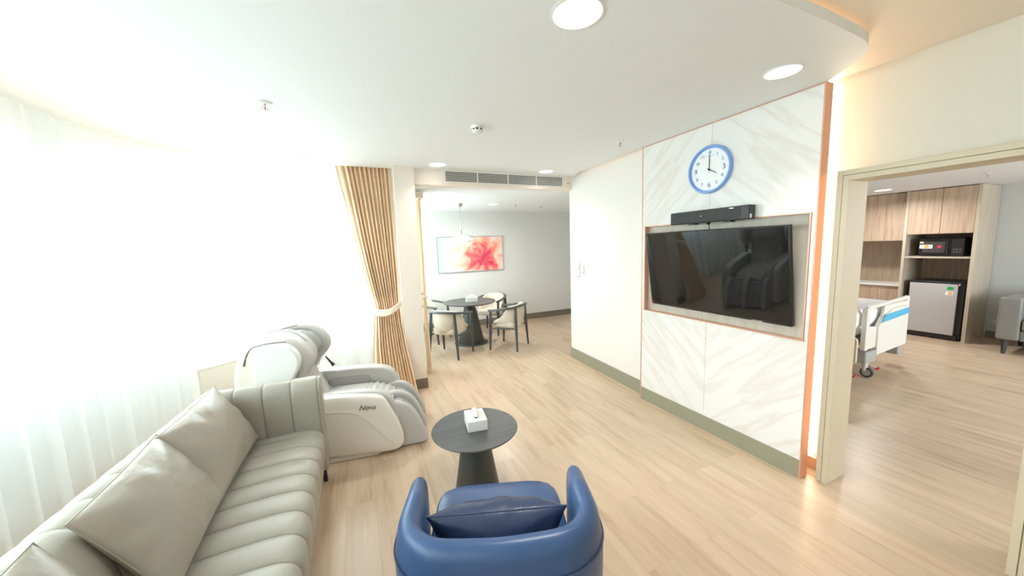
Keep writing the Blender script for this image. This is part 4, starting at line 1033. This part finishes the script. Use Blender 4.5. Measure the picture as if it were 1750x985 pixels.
# bedroom sofa
t = thing('bedroom_sofa', 'grey leather sofa cut off by the right edge, beyond doorway', 'sofa', (8.0, 1.0, 0))
O8 = Vector((8.0, 1.0, 0))
def L8(bm): return xf(bm, Matrix.Translation(-O8))
M_gl = mat('grey_leather', (.20, .20, .19), .32, var=.04, scale=5, bump=.05, bscale=120)
obj('armrest', L8(B(8.0, 8.85, 1.415, 1.61, .20, .785)), M_gl, t, bevel=.03, seg=5)
obj('armrest', L8(B(8.0, 8.85, -.6, -.40, .20, .785)), M_gl, t, bevel=.03, seg=5)
obj('base', L8(B(8.03, 8.85, -.40, 1.415, .20, .34)), M_gl, t, bevel=.01)
for a, b in ((.52, 1.41), (-.395, .51)): obj('seat_cushion', L8(B(8.0, 8.6, a, b, .34, .50)), M_gl, t, bevel=.035, seg=5)
for a, b in ((.52, 1.41), (-.395, .51)): obj('back_cushion', L8(B(8.58, 8.85, a, b, .50, .84)), M_gl, t, bevel=.04, seg=5)
for x in (8.06, 8.78):
    for y in (1.53, -.53):
        bm = bmesh.new(); tube(bm, [(x, y, .21), (x - .01, y, 0)], [.036, .018], 4); obj('leg', L8(bm), M_black, t)
# hospital bed
t = thing('hospital_bed', 'white hospital bed with blue trimmed footboard beyond the doorway', 'bed', (5.75, 1.95, 0))
O9 = Vector((5.75, 1.95, 0))
def L9(bm): return xf(bm, Matrix.Translation(-O9))
XL, XR, YF = 5.27, 6.30, 1.95
fbd = bmesh.new()
out = [(XL, .36), (XL, .86), (XL + .02, .885), (XL + .06, .89), (XR - .14, .975), (XR - .06, .99), (XR, .97), (XR, .34), (XR - .03, .31), (XL + .36, .25), (XL + .30, .27), (XL + .28, .36)]
# footboard as plate with a hand opening: build from strips
def plate(bm, pts, y0_, y1_): prism(bm, pts, y0_, y1_, 'Y')
ttop = lambda x: .865 + (x - XL) / (XR - XL) * .0
plate(fbd, [(XL, .36), (XL + .07, .36), (XL + .07, .87), (XL, .86)], YF - .02, YF + .03)                      # near stile
plate(fbd, [(XL + .07, .36), (XL + .30, .36), (XL + .30, .60), (XL + .22, .62), (XL + .07, .62)], YF - .005, YF + .025)
plate(fbd, [(XL + .28, .27), (XR - .02, .30), (XR, .34), (XR, .80), (XL + .62, .80), (XL + .40, .72), (XL + .28, .60)], YF - .025, YF + .025)
plate(fbd, [(XL + .40, .72), (XL + .62, .80), (XR - .0, .80), (XR, .86), (XL + .44, .85)], YF - .012, YF + .02)
obj('footboard', L9(fbd), M_bedplastic, t, bevel=.008)
bm = bmesh.new(); tube(bm, [(XL + .03, YF, .855), (XL + .3, YF - .01, .872), (XR - .15, YF - .01, .895), (XR - .02, YF, .90)], .022, 12); tube(bm, [(XR - .02, YF, .905), (XR - .02, YF, .60)], .026, 12); obj('top_rail', L9(bm), M_bedplastic, t)
obj('blue_inlay', L9(prism(bmesh.new(), [(XL + .33, .655), (XL + .42, .745), (XR - .02, .775), (XR - .005, .70)], YF - .029, YF - .024, 'Y')), M_bedblue, t, smooth=False)
obj('mattress', L9(puff(bmesh.new(), 5.12, 6.22, 2.02, 4.0, .50, .66, crown=.01, k=9)), M_sheet, t, angle=180)
bm = B(5.06, 6.24, 2.0, 3.9, .58, .85); obj('duvet', L9(bm), M_sheet, t, bevel=.09, seg=8)
obj('side_guard', L9(prism(bmesh.new(), rounded(1.90, 2.7, .25, .555, .04), 5.0, 5.035, 'X')), M_bedwood, t, bevel=.006)
obj('guard_inlay', L9(prism(bmesh.new(), rounded(1.955, 2.06, .40, .475, .015), 4.994, 5.001, 'X')), M_bedblue, t, smooth=False)
bm = B(5.06, 6.25, 2.05, 3.9, .40, .49); obj('bed_frame', L9(bm), M_bedgrey, t, bevel=.01)
bm = bmesh.new(); box(bm, XL + .02, XL + .26, YF - .03, YF + .12, .20, .34); obj('corner_housing', L9(bm), M_bedgrey, t, bevel=.015)
bm = bmesh.new(); box(bm, XR - .02, XR + .09, YF + .03, YF + .16, .14, .30); obj('corner_housing', L9(bm), M_bedgrey, t, bevel=.015)
bm = bmesh.new(); tube(bm, [(4.97, 2.05, .22), (5.45, 2.0, .24)], .018, 8); tube(bm, [(5.0, 2.2, .25), (5.5, 2.2, .3), (6.2, 2.2, .3)], .02, 8)
for x in (5.3, 6.1): tube(bm, [(x, 2.1, .28), (x, 3.8, .28)], .022, 8); tube(bm, [(x, 2.5, .28), (x, 2.7, .42)], .02, 8)
obj('undercarriage', L9(bm), M_bedplastic, t)
def caster(x, y):
    bm = bmesh.new(); lathe(bm, [(0, -.020), (.045, -.020), (.060, -.016), (.062, 0), (.060, .016), (.045, .020), (0, .020)], seg=32)
    c = obj('caster', L9(xf(bm, Matrix.Translation((x, y, .062)) @ Matrix.Rotation(R(90), 4, 'Y') @ Matrix.Rotation(0, 4, 'Z'))), M_rubber, t)
    bm = bmesh.new(); lathe(bm, [(0, -.023), (.038, -.023), (.038, .023), (0, .023)], seg=24)
    obj('wheel_disc', L9(xf(bm, Matrix.Translation((x, y, .062)) @ Matrix.Rotation(R(90), 4, 'Y'))), M_bedgrey, c)
    bm = bmesh.new(); tube(bm, [(x, y + .02, .08), (x, y + .02, .24)], .028, 12); obj('stem', L9(bm), M_bedplastic, c)
    bm = bmesh.new(); tube(bm, [(x, y - .02, .15), (x + .10, y - .05, .11)], .009, 8); obj('pedal_bar', L9(bm), M_bedgrey, c)
    bm = B(x + .085, x + .135, y - .07, y - .035, .095, .118); obj('brake_pedal', L9(bm), M_red, c, bevel=.003)
caster(5.47, 1.97); caster(4.95, 1.98); caster(6.15, 3.6)
